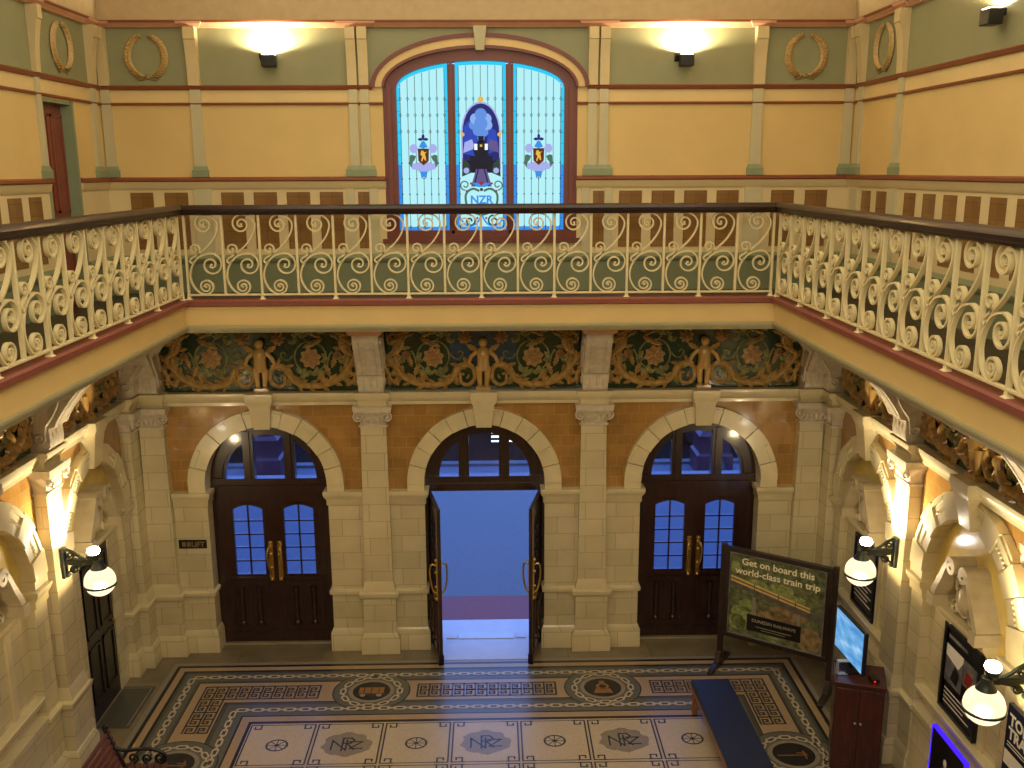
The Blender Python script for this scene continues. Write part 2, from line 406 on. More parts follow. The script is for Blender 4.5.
# ------------------------------------------------------------------ pilasters with consoles
def make_pilaster(label, w=1.0, group='cream pilasters of the lower hall'):
    t = thing('pilaster', label, 'pilaster', group=group)
    q = lambda L: [(z, -a * w, a * w, p) for z, a, p in L]
    MB().loft(q([(0, .285, .225), (.25, .285, .225), (.32, .245, .19)]), 0).build('plinth', 'ashlar', t, bevel=.006)
    MB().loft(q([(.32, .235, .175), (.87, .235, .175)]), 0).build('pedestal', 'ashlar', t)
    MB().loft(q([(.86, .235, .175), (.885, .275, .205), (.94, .285, .215), (.955, .285, .215), (.97, .24, .19)]), 0).build('pedestal_cap', 'cream', t)
    MB().loft(q([(.97, .235, .185), (1.0, .235, .185), (1.12, .205, .155)]), 0).build('base', 'cream', t)
    MB().loft(q([(1.12, .203, .15), (3.46, .178, .14)]), 0).build('shaft', 'ashlar', t)
    mb = MB().loft(q([(3.44, .20, .16), (3.47, .20, .16), (3.475, .178, .14), (3.56, .19, .155), (3.62, .22, .19), (3.655, .23, .2), (3.66, .255, .235), (3.70, .265, .245), (3.75, .27, .25)]), 0)
    for i in range(5): mb.leaf((-.14 + .07 * i) * w, 3.49, pi / 2, .13, .07, .03, -.15)
    cap = mb.build('capital', 'carve', t)
    for sx in (-1, 1):
        v = MB(); v.relief([(sx * x, z) for x, z in spiral(.195 * w, 3.60, .075, .012, pi / 2, -1.75)], .03, .03, -.20)
        v.dome(sx * .195 * w, 3.60, .02, .035, -.2)
        v.build('volute', 'carve', cap)
    MB().loft(q([(3.75, .20, .165), (3.81, .20, .165), (3.83, .215, .18), (3.90, .25, .235), (3.945, .25, .235)]), 0).build('entablature_block', 'cream', t)
    pr = [(0, 3.945), (-.20, 3.945), (-.24, 3.985), (-.25, 4.06), (-.245, 4.14), (-.25, 4.20), (-.315, 4.22), (-.34, 4.28), (-.39, 4.36), (-.45, 4.44), (-.51, 4.52), (-.57, 4.59), (-.63, 4.66), (-.66, 4.72), (-.66, 4.82), (0, 4.82)]
    mb = MB().prismx(pr, -.175 * w, .175 * w)
    for i in range(3): mb.leaf((-.09 + .09 * i) * w, 3.97, pi / 2, .26, .12, .035, -.225, lobes=1)
    for x in (-.1, .1): mb.tube([(x * w, y - .004, z) for y, z in pr[6:14]], .012, 6)
    con = mb.build('console', 'carve', t, bevel=.008)
    for sx in (-1, 1):   # rope scroll carved on each cheek
        v = MB()
        pa = spiral(-.47, 4.70, .02, .075, 0, 1.5) + smooth_path([(-.42, 4.62), (-.37, 4.48), (-.31, 4.36), (-.22, 4.24)]) + spiral(-.14, 4.10, .065, .015, pi * .9, 1.4)
        st = len(v.v); v.relief(pa, .028, .022, 0)
        v.relief(smooth_path([(-.34, 4.74), (-.22, 4.66), (-.13, 4.52), (-.09, 4.38), (-.06, 4.24)]), .03, .02, 0)
        for a, b in (((-.2, 4.58), .5), ((-.14, 4.45), .3), ((-.1, 4.3), .2)): v.leaf(a[0], a[1], pi * b, .11, .06, .02, 0)
        # x,z drawing -> cheek plane: x becomes depth
        v.v = [(sx * (.175 * w - y), x, z) for x, y, z in v.v]
        v.build('cheek_scroll', 'carve', con)
    MB().loft(q([(4.82, .19, .68), (4.86, .23, .72), (4.93, .235, .73), (5.02, .235, .73)]), 0).build('abacus', 'salmon', t)
    return t
pil = make_pilaster('cream block pilaster between the closed door beside the LIFT plate and the open doorway')
pil.location = (-1.545, 0, 0)
dup(pil, (1.545, 0, 0), 0, 'cream block pilaster between the open doorway and the closed door behind the advertising stand')
dup(pil, (-HX, -2.75, 0), LB, 'cream pilaster carrying the single globe lamp beside the dark side door')
dup(pil, (HX, -2.75, 0), RB, 'cream pilaster carrying the globe lamp above the television')
dup(pil, (HX, -5.6, 0), RB, 'cream pilaster carrying the globe lamp next to the train times board')
dup(pil, (-HX, -5.6, 0), LB, 'cream pilaster at the near end of the wall with the slatted bench')
cpil = make_pilaster('cream corner pilaster on the end wall beside the LIFT plate', .93); cpil.location = (-4.625, 0, 0)
dup(cpil, (4.625, 0, 0), 0, 'cream corner pilaster on the end wall behind the advertising stand')
dup(cpil, (-HX, -.265, 0), LB, 'cream corner pilaster on the side wall beyond the dark side door')
dup(cpil, (HX, -.265, 0), RB, 'cream corner pilaster on the side wall beyond the poster and television')

# ------------------------------------------------------------------ arch surrounds and niches
def pier(mb, x0, x1, yb, inner):
    """jamb of an arch, ledges swell on the inner side only"""
    def lv(L):
        out = []
        for z, p, e in L:
            out.append((z, x0 - (e if inner < 0 else 0), x1 + (e if inner > 0 else 0), p))
        return out
    mb.loft(lv([(0, .10, .04), (.29, .10, .04), (.35, .06, .012)]), yb, 0)
    mb.loft(lv([(.35, .055, 0), (.88, .055, 0)]), yb, 0)
    mb.loft(lv([(.88, .06, 0), (.90, .095, .03), (.95, .10, .035), (.97, .06, 0)]), yb, 1)
    mb.loft(lv([(.97, .045, 0), (2.25, .045, 0)]), yb, 0)
    mb.loft(lv([(2.25, .05, 0), (2.28, .075, .02), (2.35, .075, .02), (2.40, .11, .05), (2.44, .13, .06), (2.48, .13, .06)]), yb, 1)
def arch_ring(t, ri, ro, yb, carved=False, n=12):
    mb = MB()
    mb.box(-ro, -ri, -.085, yb, 2.48, SPR); mb.box(ri, ro, -.085, yb, 2.48, SPR)
    for i in range(n):
        a0 = pi * i / n + .004; a1 = pi * (i + 1) / n - .004
        if abs((a0 + a1) / 2 - pi / 2) < .13 : pass
        big = i % 2 == (0 if i < n / 2 else 1)
        mb.arc(0, SPR, ri, ro, a0, a1, -.10 if big else -.078, yb, 4)
        if not big:
            mb.arc(0, SPR, ro - .075, ro - .03, a0, a1, -.10, -.07, 4)
        if carved and not big:
            for j in range(5):
                a = a0 + (a1 - a0) * (j + .5) / 5; r = (ri + ro) / 2 - .02
                mb.dome(r * cos(a), SPR + r * sin(a), .022, .02, -.078)
    mb.build('arch_ring', 'cream', t, smooth=30)
def keystone(t, ri, top=3.93):
    z0 = SPR + ri - .03
    mb = MB(); mb.add([(-.11, -.13, z0), (.11, -.13, z0), (.11, .02, z0), (-.11, .02, z0), (-.15, -.2, 3.76), (.15, -.2, 3.76), (.15, .02, 3.76), (-.15, .02, 3.76)],
           [(3, 2, 1, 0), (0, 1, 5, 4), (1, 2, 6, 5), (2, 3, 7, 6), (3, 0, 4, 7), (4, 5, 6, 7)])
    mb.loft([(3.755, -.16, .16, .2), (3.79, -.17, .17, .21), (3.85, -.19, .19, .24), (3.94, -.19, .19, .24)], .02)
    mb.build('keystone', 'cream', t, bevel=.006)
for cx, lab, a, b in ((-3.1, 'cream block arch around the closed door beside the LIFT plate', .48, .50), (0, 'cream block arch around the open doorway', .50, .50), (3.1, 'cream block arch around the closed door behind the advertising stand', .50, .48)):
    t = thing('door_arch', lab, 'archway', (cx, 0, 0), 0, 'stone door arches of the end wall')
    mb = MB(); pier(mb, -.86 - a, -.86, .19, 1); mb.build('jamb', ['ashlar', 'cream'], t)
    mb = MB(); pier(mb, .86, .86 + b, .19, -1); mb.build('jamb', ['ashlar', 'cream'], t)
    arch_ring(t, .86, 1.10, .19); keystone(t, .86)

M['pedi'] = mat('weathered_faience', '#b5a682', .35, .12, 8, coat=.25)
def scroll_pediment(t, s=1.0):
    """broken pediment: two S-scroll arms, a cartouche between them, on a moulded shelf"""
    z0 = 2.40
    p = MB().loft([(2.26, -.46 * s, .46 * s, .02), (2.30, -.48 * s, .48 * s, .05), (2.36, -.5 * s, .5 * s, .09), (z0, -.5 * s, .5 * s, .09)], .12).build('pediment_shelf', 'cream', t)
    for sx in (-1, 1):
        pa = smooth_path([(.455, 2.50), (.45, 2.54), (.42, 2.60), (.36, 2.70), (.30, 2.80), (.25, 2.90), (.20, 2.98)]) + spiral(.13, 2.96, .085, .02, .35, 1.5)
        mb = MB().ribbon([(sx * x * s, 2.40 + (z - 2.40) * s) for x, z in pa], [.095 - .045 * min(1, i / 40) for i in range(len(pa))], -.17, .1)
        mb.box(sx * .455 - .065, sx * .455 + .065, -.19, .1, 2.40, 2.53)
        mb.build('pediment_scroll', 'pedi', t, smooth=50)
    mb = MB(); mb.dome(0, 2.62 * 1 + .02 * s, .14 * s, .10, .0, rz=.19 * s)
    mb.relief(spiral(0, 2.63, .16 * s, .16 * s, 0, 1), .035, .04, -.02)
    for sx in (-1, 1):
        mb.relief(spiral(sx * .17 * s, 2.50, .07 * s, .015, pi / 2, sx * -1.4), .03, .04, -.03)
        mb.relief(spiral(sx * .13 * s, 2.80, .06 * s, .015, -pi / 2, sx * 1.4), .03, .04, -.03)
        for a in (.2, .6, 1.0): mb.leaf(sx * .1 * s, 2.55 + .1 * a, pi / 2 - sx * a, .17 * s, .07, .04, -.02)
    for a in (-.5, 0, .5): mb.leaf(0, 2.78, pi / 2 + a, .16 * s, .08, .05, -.02, lobes=1)
    mb.build('cartouche', 'pedi', t)
def niche(side, y, ri, ro, label, sill=True):
    l, rz = wall_loc(side, y)
    t = thing('wall_niche', label, 'niche', l, rz, 'arched niches of the side walls')
    for sx in (-1, 1):
        mb = MB()
        if sx < 0: pier(mb, -ro, -ri, .11, 1)
        else: pier(mb, ri, ro, .11, -1)
        mb.build('jamb', ['ashlar', 'cream'], t)
    arch_ring(t, ri, ro, .11, True); keystone(t, ri)
    n = 20
    MB().prism([(-ri, 2.2)] + [(ri * cos(pi - pi * i / n), SPR + ri * sin(pi - pi * i / n)) for i in range(n + 1)] + [(ri, 2.2)], .07, .12).build('tympanum', 'yellowtymp', t)
    scroll_pediment(t, 1.0)
    if sill:
        MB().box(-ri, ri, .06, .12, .97, 2.26).build('back_panel', 'ashlar', t)
        MB().loft([(0, -ri, ri, .08), (.29, -ri, ri, .08), (.35, -ri, ri, .045), (.88, -ri, ri, .04), (.90, -ri, ri, .07), (.97, -ri, ri, .07)], .12).build('dado', 'ashlar', t)
        MB().loft([(1.10, -ri, ri, -.04), (1.13, -ri, ri, .03), (1.20, -ri, ri, .05), (1.215, -ri, ri, .04)], .1).build('ledge', 'cream', t)
        for sx in (-1, 1): MB().box(sx * .42 - .05, sx * .42 + .05, .03, .1, 1.215, 2.26).build('poster_jamb', 'cream', t)
    else:
        for sx in (-1, 1):
            mb = MB(); mb.box(sx * .62 - .17, sx * .62 + .17, .04, .12, 0, 2.26); mb.build('door_jamb', 'ashlar', t)
    return t
M['yellowtymp'] = mat('yellow_glazed_tympanum', '#d8bc62', .2, .12, 5, coat=.4)
niche('left', N1, RN1, 1.02, 'arched niche above the dark side door with a scrolled pediment', False)
niche('left', N2, RN2, 1.17, 'arched niche behind the slatted bench with yellow tympanum')
niche('right', N1, RN1, 1.02, 'arched niche behind the television with a framed poster under its pediment')
niche('right', N2, RN2, 1.17, 'brightly lit arched niche above the violet lit display')

# string courses between the pilasters, side by side with the base courses
def string(name, u0, u1, loc, rz, label):
    mb = MB().loft([(3.745, u0, u1, .07), (3.79, u0, u1, .075), (3.83, u0, u1, .12), (3.90, u0, u1, .15), (3.935, u0, u1, .15)], .02)
    tag(mb.build(name, 'cream', None, loc, rz), label, 'moulding', kind='structure')
string('trim_1', -HX, HX, (0, 0, 0), 0, 'cream string course along the end wall under the frieze')
string('trim_2', 0, 14.5, (HX, 0, 0), RB, 'cream string course under the frieze on the poster side')
string('trim_3', -14.5, 0, (-HX, 0, 0), LB, 'cream string course under the frieze on the side door side')

# ------------------------------------------------------------------ majolica friezes
def frieze(label, loc, rz, hw, blue=False):
    t = thing('frieze_panel', label, 'frieze', loc, rz, 'glazed majolica frieze panels')
    Z0 = 3.945; k = hw / 1.36
    MB().box(-hw, hw, -.03, 0, Z0, 5.02).build('ground', 'darkgreen', t)
    if blue: MB().box(-.46, .46, -.034, .0, 4.34, 5.0).build('blue_ground', 'blueglaze', t)
    X = lambda x: (950 - x) / 684 * k
    Z = lambda y: Z0 + (600 - y) / 610
    P = lambda L: [(X(x), Z(y)) for x, y in L]
    Y = -.03
    # great acanthus stems
    main = P(smooth_path([(770, 470), (735, 470), (740, 540), (810, 560), (870, 500), (850, 410), (770, 385), (700, 420), (650, 510), (560, 550), (450, 560), (330, 545), (230, 505), (150, 430), (80, 350), (70, 300), (140, 270), (190, 210), (180, 140), (110, 110), (55, 150), (70, 200), (110, 195), (115, 165)], 4))
    n = len(main); wd = [.035 + .055 * sin(pi * min(1, i / (n * .9))) for i in range(n)]
    mb = MB().relief(main, wd, .07, Y)
    mb.relief(P(smooth_path([(790, 500), (810, 490), (805, 465)], 4)), .03, .05, Y)
    for x, y, a, l, w in ((330, 545, 2.3, .20, .10), (250, 520, 2.6, .22, .11), (200, 480, 2.9, .2, .11), (120, 560, 1.2, .17, .1), (60, 560, 1.6, .2, .1), (230, 110, -2.6, .3, .12), (200, 130, -2.2, .26, .11), (300, 110, -2.9, .22, .1), (420, 190, -.3, .2, .09), (430, 520, 2.2, .17, .08), (90, 440, .6, .15, .09), (560, 560, .9, .12, .07), (640, 520, 1.2, .14, .08), (380, 545, 1.7, .16, .09), (160, 440, 1.9, .22, .11), (110, 380, 2.4, .2, .10), (60, 480, 2.0, .2, .1), (260, 90, -2.9, .26, .12), (360, 150, -.5, .22, .1), (150, 560, 2.6, .2, .09), (280, 400, 1.9, .18, .09), (40, 110, -.9, .12, .08), (470, 100, -2.7, .16, .08), (870, 430, .3, .12, .07), (300, 480, 1.2, .2, .1)):
        mb.leaf(X(x), Z(y), pi - a, l, w, .05, Y - .01, lobes=1)
    for i in range(22, n - 22, 4):
        a = math.atan2(main[i + 1][1] - main[i - 1][1], main[i + 1][0] - main[i - 1][0])
        for q in (-.75, .75): mb.leaf(main[i][0], main[i][1], a + q, .15, .075, .055, Y - .015, lobes=1)
    mb.mirror(); mb.build('acanthus_scroll', 'ochre', t, smooth=60)
    # vine rings and tendrils
    mb = MB().relief(P([(480 + 150 * cos(a), 310 + 135 * sin(a)) for a in [2.2 + 2 * pi * i / 28 * .95 for i in range(29)]]), .026, .03, Y)
    mb.relief(P(smooth_path([(380, 500), (330, 400), (300, 300), (270, 260)])), .03, .03, Y)
    mb.relief(P(smooth_path([(640, 290), (680, 330), (730, 330), (760, 290), (735, 265), (710, 285)])), .024, .03, Y)
    mb.relief(P(smooth_path([(400, 200), (460, 200), (520, 160), (560, 110)])), .024, .03, Y)
    for x, y, a in ((420, 460, .4), (430, 470, 1.5), (540, 480, .8), (540, 490, 2.0), (600, 450, .5), (560, 130, 1.2), (580, 140, .4), (590, 120, 2.0), (150, 370, .4), (170, 370, 1.2), (700, 560, 1.2), (400, 110, .5), (460, 120, 1.4), (320, 340, 2.2), (640, 200, 1.2), (620, 90, 1.0)):
        mb.leaf(X(x), Z(y), a, .13, .085, .035, Y, lobes=1); mb.leaf(X(x), Z(y), a + 1.1, .10, .06, .03, Y)
    mb.mirror(); mb.build('vine', 'olive', t, smooth=60)
    for sx in (-1, 1):
        for x, y, r in ((480, 320, .15), (780, 150, .105), (225, 300, .07)):
            MB().rosette(sx * X(x), Z(y), r, .05, Y, n=8).build('flower', 'rust', t, smooth=60)
    # garlanded child figure on a small block
    mb = MB(); mb.box(-.10, .10, -.13, Y, Z0, Z0 + .06)
    for sx in (-1, 1):
        mb.tube([(sx * .045, -.08, Z0 + .06), (sx * .055, -.085, Z0 + .20), (sx * .06, -.09, Z0 + .36)], [.03, .042, .055], 8)
        mb.tube([(sx * .085, -.09, Z0 + .62), (sx * .17, -.1, Z0 + .53), (sx * .20, -.09, Z0 + .44), (sx * .15, -.1, Z0 + .40)], [.035, .032, .028, .022], 8)
        mb.tube([(sx * .045, -.09, Z0 + .08), (sx * .055, -.13, Z0 + .065)], [.028, .02], 8)
        mb.leaf(sx * .07, Z0 + .60, pi / 2 - sx * .9, .2, .1, .04, Y - .02, lobes=1)
    mb.tube([(0, -.085, Z0 + .33), (0, -.09, Z0 + .42), (0, -.095, Z0 + .52), (0, -.09, Z0 + .62), (0, -.085, Z0 + .67), (0, -.085, Z0 + .70)], [.085, .09, .085, .1, .06, .035], 12)
    mb.lathe([(.0, 0), (.045, .015), (.062, .055), (.064, .09), (.045, .135), (0, .15)], (0, -.095, Z0 + .685), 12)
    mb.tube([(-.08, -.1, Z0 + .38), (0, -.15, Z0 + .34), (.08, -.1, Z0 + .38)], .03, 8)
    mb.v = [(x, y, Z0 + (z - Z0) * .89) for x, y, z in mb.v]
    mb.build('child_figure', 'flesh', t, smooth=60)
    return t
frieze('green and gold frieze with child figure above the closed door beside the LIFT plate', (-3.075, 0, 0), 0, 1.355)
frieze('green and gold frieze with blue ground behind its child figure, above the open doorway', (0, 0, 0), 0, 1.37, True)
frieze('green and gold frieze with child figure above the closed door behind the advertising stand', (3.075, 0, 0), 0, 1.355)
frieze('dark frieze of gold scrolls above the niche of the dark side door', (-HX, -1.53, 0), LB, 1.03)
frieze('dark frieze of gold scrolls on the wall above the slatted bench', (-HX, -4.17, 0), LB, 1.24)
frieze('dark frieze of gold scrolls above the television and its niche', (HX, -1.53, 0), RB, 1.03)
frieze('dark frieze of gold scrolls above the brightly lit niche', (HX, -4.17, 0), RB, 1.24)

# ------------------------------------------------------------------ doors
def door_leaf(parent, loc, rz, flip, name='leaf'):
    """one leaf 0.83 wide, hinge at x=0 and meeting stile at x=0.83 (mirrored when flip)"""
    W, H, T = .835, 2.37, .05
    s = -1 if flip else 1
    def bx(mb, x0, x1, *a):
        x0, x1 = s * x0, s * x1; mb.box(min(x0, x1), max(x0, x1), *a)
    mb = MB()
    wx0, wx1, wz0, wz1 = .25, .68, 1.10, 2.12
    for a in ((0, wx0, 0, T, .02, H), (wx1, W, 0, T, .02, H), (wx0, wx1, 0, T, .02, wz0), (wx0, wx1, 0, T, wz1 + .09, H)): bx(mb, *a)
    n = 10   # cambered head of the light
    arc = [(wx0 + (wx1 - wx0) * i / n, wz1 + .06 * sin(pi * i / n)) for i in range(n + 1)]
    for i in range(n):
        a, b = arc[i], arc[i + 1]
        mb.prism([(s * a[0], a[1]), (s * b[0], b[1]), (s * b[0], wz1 + .1), (s * a[0], wz1 + .1)], 0, T)
    lf = mb.build(name, 'doorwood', parent, loc, rz, smooth=0)
    # carved lower panels: moulded frame, pair of colonnettes
    mb = MB()
    for a in ((.14, .72, -.02, .01, .92, .98), (.14, .72, -.02, .01, .22, .28), (.14, .19, -.015, .01, .28, .92), (.67, .72, -.015, .01, .28, .92), (.41, .45, -.015, .01, .28, .92)): bx(mb, *a)
    for x in (.30, .56):
        mb.lathe([(.05, .30), (.05, .34), (.03, .36), (.045, .5), (.032, .78), (.05, .82), (.05, .90)], (s * x, -.005, 0), 10)
    bx(mb, .10, .74, -.03, .01, 1.02, 1.06); bx(mb, 0, W, -.012, T + .012, .02, .17)
    mb.build('carved_panel', 'doorwood', lf, smooth=40)
    pn = MB()
    pn.prism([(s * x, z) for x, z in [(wx0, wz0), (wx1, wz0)] + arc[::-1]], .022, .027)
    pn.build('glazing', 'pane', lf, smooth=0)
    mb = MB()
    xm = (wx0 + wx1) / 2; bx(mb, xm - .011, xm + .011, .008, .042, wz0, wz1 + .07)
    for i in range(1, 5): z = wz0 + i * .208; bx(mb, wx0, wx1, .008, .042, z - .01, z + .01)
    mb.build('glazing_bars', 'doorwood', lf, smooth=0)
    mb = MB(); bx(mb, .735, .80, -.012, .0, 1.0, 1.62); bx(mb, .735, .80, T, T + .012, 1.0, 1.62)
    for z in (1.02, 1.2, 1.42, 1.6): mb.dome(s * .768, z, .028, .03, -.01)
    for y, q in ((-.012, -1), (T + .012, 1)):
        mb.tube(smooth_path([(s * .768, y, 1.52), (s * .755, y + q * .06, 1.54), (s * .73, y + q * .085, 1.45), (s * .74, y + q * .08, 1.3), (s * .765, y + q * .05, 1.16), (s * .768, y, 1.10)]), .014, 8)
    mb.build('pull_handle', 'brass', lf)
    return lf
def door(idx, cx, label, opened):
    d = thing('door_%d' % idx, label, 'door', (cx, 0, 0), 0, None, 'structure')
    y0, y1 = .20, .32
    mb = MB()   # frame, transom and arched head
    mb.box(-.88, -.835, y0, y1, 0, SPR); mb.box(.835, .88, y0, y1, 0, SPR)
    mb.box(-.88, .88, y0 - .03, y1, 2.38, 2.60)
    mb.box(-.88, .88, y0 - .06, y0 - .03, 2.43, 2.5)
    mb.arc(0, SPR, .70, .875, 0, pi, y0, y1, 24)
    mb.arc(0, SPR, .66, .70, 0, pi, y0 + .03, y1, 24)
    for x in (-.30, .285): mb.box(x - .075, x + .075, y0 - .01, y1, 2.60, 3.30); mb.box(x - .03, x + .03, y0 - .03, y1, 2.60, 3.30)
    mb.build('frame', 'doorwood', d, smooth=30)
    for x0, x1 in ((-.70, -.375), (-.225, .21), (.36, .70)):
        n = 8; top = [(x0 + (x1 - x0) * i / n) for i in range(n + 1)]
        poly = [(x0, 2.6), (x1, 2.6)] + [(x, SPR + math.sqrt(max(0.0, .69 ** 2 - x * x))) for x in reversed(top)]
        MB().prism(poly, y0 + .06, y0 + .065).build('fanlight_pane', 'pane', d, smooth=0)
    if not opened:
        door_leaf(d, (-.835, .22, 0), 0, False); door_leaf(d, (.835, .22, 0), 0, True)
    else:
        door_leaf(d, (-.835, .22, 0), -R(78), False); door_leaf(d, (.835, .22, 0), R(78), True)
    if not opened: MB().loft([(0, -.84, .84, -.14), (.02, -.84, .84, -.16)], .34).build('threshold', 'stone', d)
    return d
door(1, -3.1, 'closed pair of dark glazed doors beside the LIFT plate', False)
door(2, 0, 'open pair of dark doors folded inwards with blue dusk beyond', True)
door(3, 3.1, 'closed pair of dark glazed doors behind the advertising stand', False)
# dark side door under the pediment on the left
d = thing('door_4', 'near black side door under the scrolled pediment', 'door', (-HX, N1, 0), LB, None, 'structure')
MB().box(-.455, .455, .06, .10, 0, 2.25).build('leaf', 'doordark', d)
mb = MB()
for z0, z1 in ((.25, 1.0), (1.15, 2.1)):
    for x0, x1 in ((-.38, -.05), (.05, .38)):
        mb.box(x0, x1, .045, .06, z0, z0 + .03); mb.box(x0, x1, .045, .06, z1 - .03, z1); mb.box(x0, x0 + .03, .045, .06, z0, z1); mb.box(x1 - .03, x1, .045, .06, z0, z1)
mb.build('panel_moulding', 'doordark', d, smooth=0)
MB().lathe([(.01, 0), (.03, .01), (.03, .03), (.01, .04)], (.38, .04, 1.05), 10).build('knob', 'brass', d)

# LIFT plate
t = thing('wall_sign', 'small black LIFT plate on the cream jamb', 'sign', (-4.21, -.045, 0))
MB().box(-.20, .20, -.012, 0, 1.63, 1.76).build('plate', 'black', t)
mb = MB(); text_mb(mb, 'LIFT', .105, .075, 1.657, -.0135, 0, bold=.004)
mb.box(-.15, -.10, -.0135, -.012, 1.66, 1.73); mb.box(-.08, -.03, -.0135, -.012, 1.66, 1.73)
M['signtan'] = mat('worn_gold_lettering', '#7a6a44', .4, .2, 20)
mb.build('lettering', 'signtan', t, smooth=0)

# ------------------------------------------------------------------ gallery
def gallery():
    o = MB(); g = 3.70; yb = -1.18; yf = -13.25
    # slab of four runs, built as one floor
    o.box(-5.4, 5.4, yb, .0, 5.05, ZG); o.box(-5.4, -g, yf, yb, 5.05, ZG); o.box(g, 5.4, yf, yb, 5.05, ZG); o.box(-5.4, 5.4, FRONT, yf, 5.05, ZG)
    s = o.build('gallery_floor', ['planks'], smooth=0); tag(s, 'dark boarded gallery floor running round the hall', 'floor', kind='structure')
    runs = [((0, yb, 0), 0, g), ((g, (yb + yf) / 2, 0), RB, (yb - yf) / 2), ((-g, (yb + yf) / 2, 0), LB, (yb - yf) / 2)]
    for i, (loc, rz, hl) in enumerate(runs):
        nz = thing('trim_%d' % (4 + i), ['fascia of the gallery over the three doors', 'fascia of the gallery on the poster side', 'fascia of the gallery on the side door side'][i], 'fascia', loc, rz, None, 'structure')
        def mit(mb, lev):   # mitred run: every level grows or shrinks with its projection
            vs = []
            for z, p in lev: vs += [(-hl + p, -p, z), (hl - p, -p, z), (hl + .10, .10, z), (-hl - .10, .10, z)]
            n = len(lev); fs = []
            for a in range(n - 1):
                for j in range(4): fs.append((4 * a + j, 4 * a + (j + 1) % 4, 4 * a + 4 + (j + 1) % 4, 4 * a + 4 + j))
            fs += [(3, 2, 1, 0), (4 * n - 4, 4 * n - 3, 4 * n - 2, 4 * n - 1)]
            return mb.add(vs, fs)
        mit(MB(), [(5.29, .01), (5.30, .05), (5.31, .075), (5.365, .08), (5.385, .06)]).build('nosing', 'nosing', nz)
        mit(MB(), [(5.06, .0), (5.06, .02), (5.29, .02), (5.29, 0)]).build('fascia_board', 'fasciayel', nz, smooth=0)
        mit(MB(), [(4.96, -.02), (4.96, .0), (4.985, .02), (5.01, .045), (5.05, .05), (5.06, .045)]).build('bottom_moulding', 'moss', nz)
gallery()

# ------------------------------------------------------------------ balustrade
PW, PH = .452, 1.0
def scroll_mb():
    mb = MB(); y0, y1 = -.02, .02; w = .018
    X = lambda x: (x - 210) / 373; Z = lambda y: (482 - y) / 373
    # upper S: curl, sweep over the post side, diagonal, small loop
    up = [(X(300) + r * cos(a), Z(156) + r * sin(a)) for r, a in [(.022 + (.115 - .022) * i / 30, (pi / 2 + 2 * pi * 1.6) - 2 * pi * 1.6 * i / 30) for i in range(31)]]
    up += smooth_path([(X(305), Z(112)), (X(340), Z(124)), (X(362), Z(155)), (X(352), Z(200)), (X(318), Z(248)), (X(270), Z(288)), (X(238), Z(308)), (X(226), Z(322)), (X(236), Z(332)), (X(246), Z(322))], 4)[1:]
    mb.ribbon(up, w, y0, y1)
    br = smooth_path([(X(262), Z(298)), (X(274), Z(274)), (X(268), Z(254)), (X(250), Z(248)), (X(235), Z(258)), (X(236), Z(276)), (X(252), Z(282)), (X(260), Z(270)), (X(252), Z(264))], 3)
    mb.ribbon(br, w * .9, y0, y1)
    # lower C
    lo = [(X(322) + r * cos(a), Z(340) + r * sin(a)) for r, a in [(.022 + (.142 - .022) * i / 32, (pi / 2 - 2 * pi * 1.65) + 2 * pi * 1.65 * i / 32) for i in range(33)]]
    lo += smooth_path([(X(315), Z(287)), (X(268), Z(304)), (X(234), Z(346)), (X(222), Z(395)), (X(236), Z(440)), (X(262), Z(467)), (X(290), Z(474)), (X(316), Z(462)), (X(325), Z(440))], 4)[1:]
    lo += spiral(X(292), Z(440), X(325) - X(292), .022, 0, 1.5, 22)[1:]
    mb.ribbon(lo, w, y0, y1)
    for x, z in ((X(300), Z(156)), (X(322), Z(340)), (X(292), Z(440))): mb.ribbon([(x - .012, z), (x + .012, z)], .024, y0 - .004, y1 + .004)
    return mb
scroll_me = None
def balustrade(label, loc, rz, n, x_first):
    global scroll_me
    t = thing('balustrade', label, 'balustrade', loc, rz, 'cream iron gallery railings')
    L = n * PW; x1 = x_first + L
    MB().box(x_first - .02, x1 + .02, -.022, .022, .0, .024).build('bottom_rail', 'iron', t, (0, 0, 5.43), bevel=.004)
    mb = MB().prismx([(-.045, -.005), (.045, -.005), (.05, .02), (.075, .03), (.085, .065), (.065, .10), (.025, .115), (-.025, .115), (-.065, .10), (-.085, .065), (-.075, .03), (-.05, .02)], x_first - .11, x1 + .11)
    mb.build('handrail', 'rail', t, (0, 0, 6.42))
    up = up2 = sc = None
    for i in range(n + 1):
        x = x_first + i * PW
        foot = i % 2 == 0
        src = up2 if foot else up
        if src is None:
            mb = MB().box(-.0145, .0145, -.02, .02, 0, 1.0)
            if foot: mb.loft([(-.065, -.04, .04, .04), (-.045, -.04, .04, .04), (-.03, -.022, .022, .022), (0, -.02, .02, .02)], .03)
            o = mb.build('upright', 'iron', t, (x, 0, 5.43), bevel=.003)
            if foot: up2 = o
            else: up = o
        else:
            o = src.copy(); COL.objects.link(o); o.location = (x, 0, 5.43)
        if i < n:
            if sc is None:
                if scroll_me is None:
                    o = scroll_mb().build('scroll', 'iron', t, (x, 0, 5.43)); scroll_me = o.data
                else:
                    o = bpy.data.objects.new('scroll', scroll_me); COL.objects.link(o); o.parent = t; o.location = (x, 0, 5.43)
                sc = o
            else:
                o = sc.copy(); COL.objects.link(o); o.location = (x, 0, 5.43)
    return t
balustrade('cream scrolled iron railing along the far gallery below the stained glass', (0, -1.20, 0), 0, 16, -3.616)
balustrade('cream scrolled iron railing along the gallery beside the red brown upper door', (-3.68, 0, 0), LB, 16, -1.20 - .07 - 16 * PW)
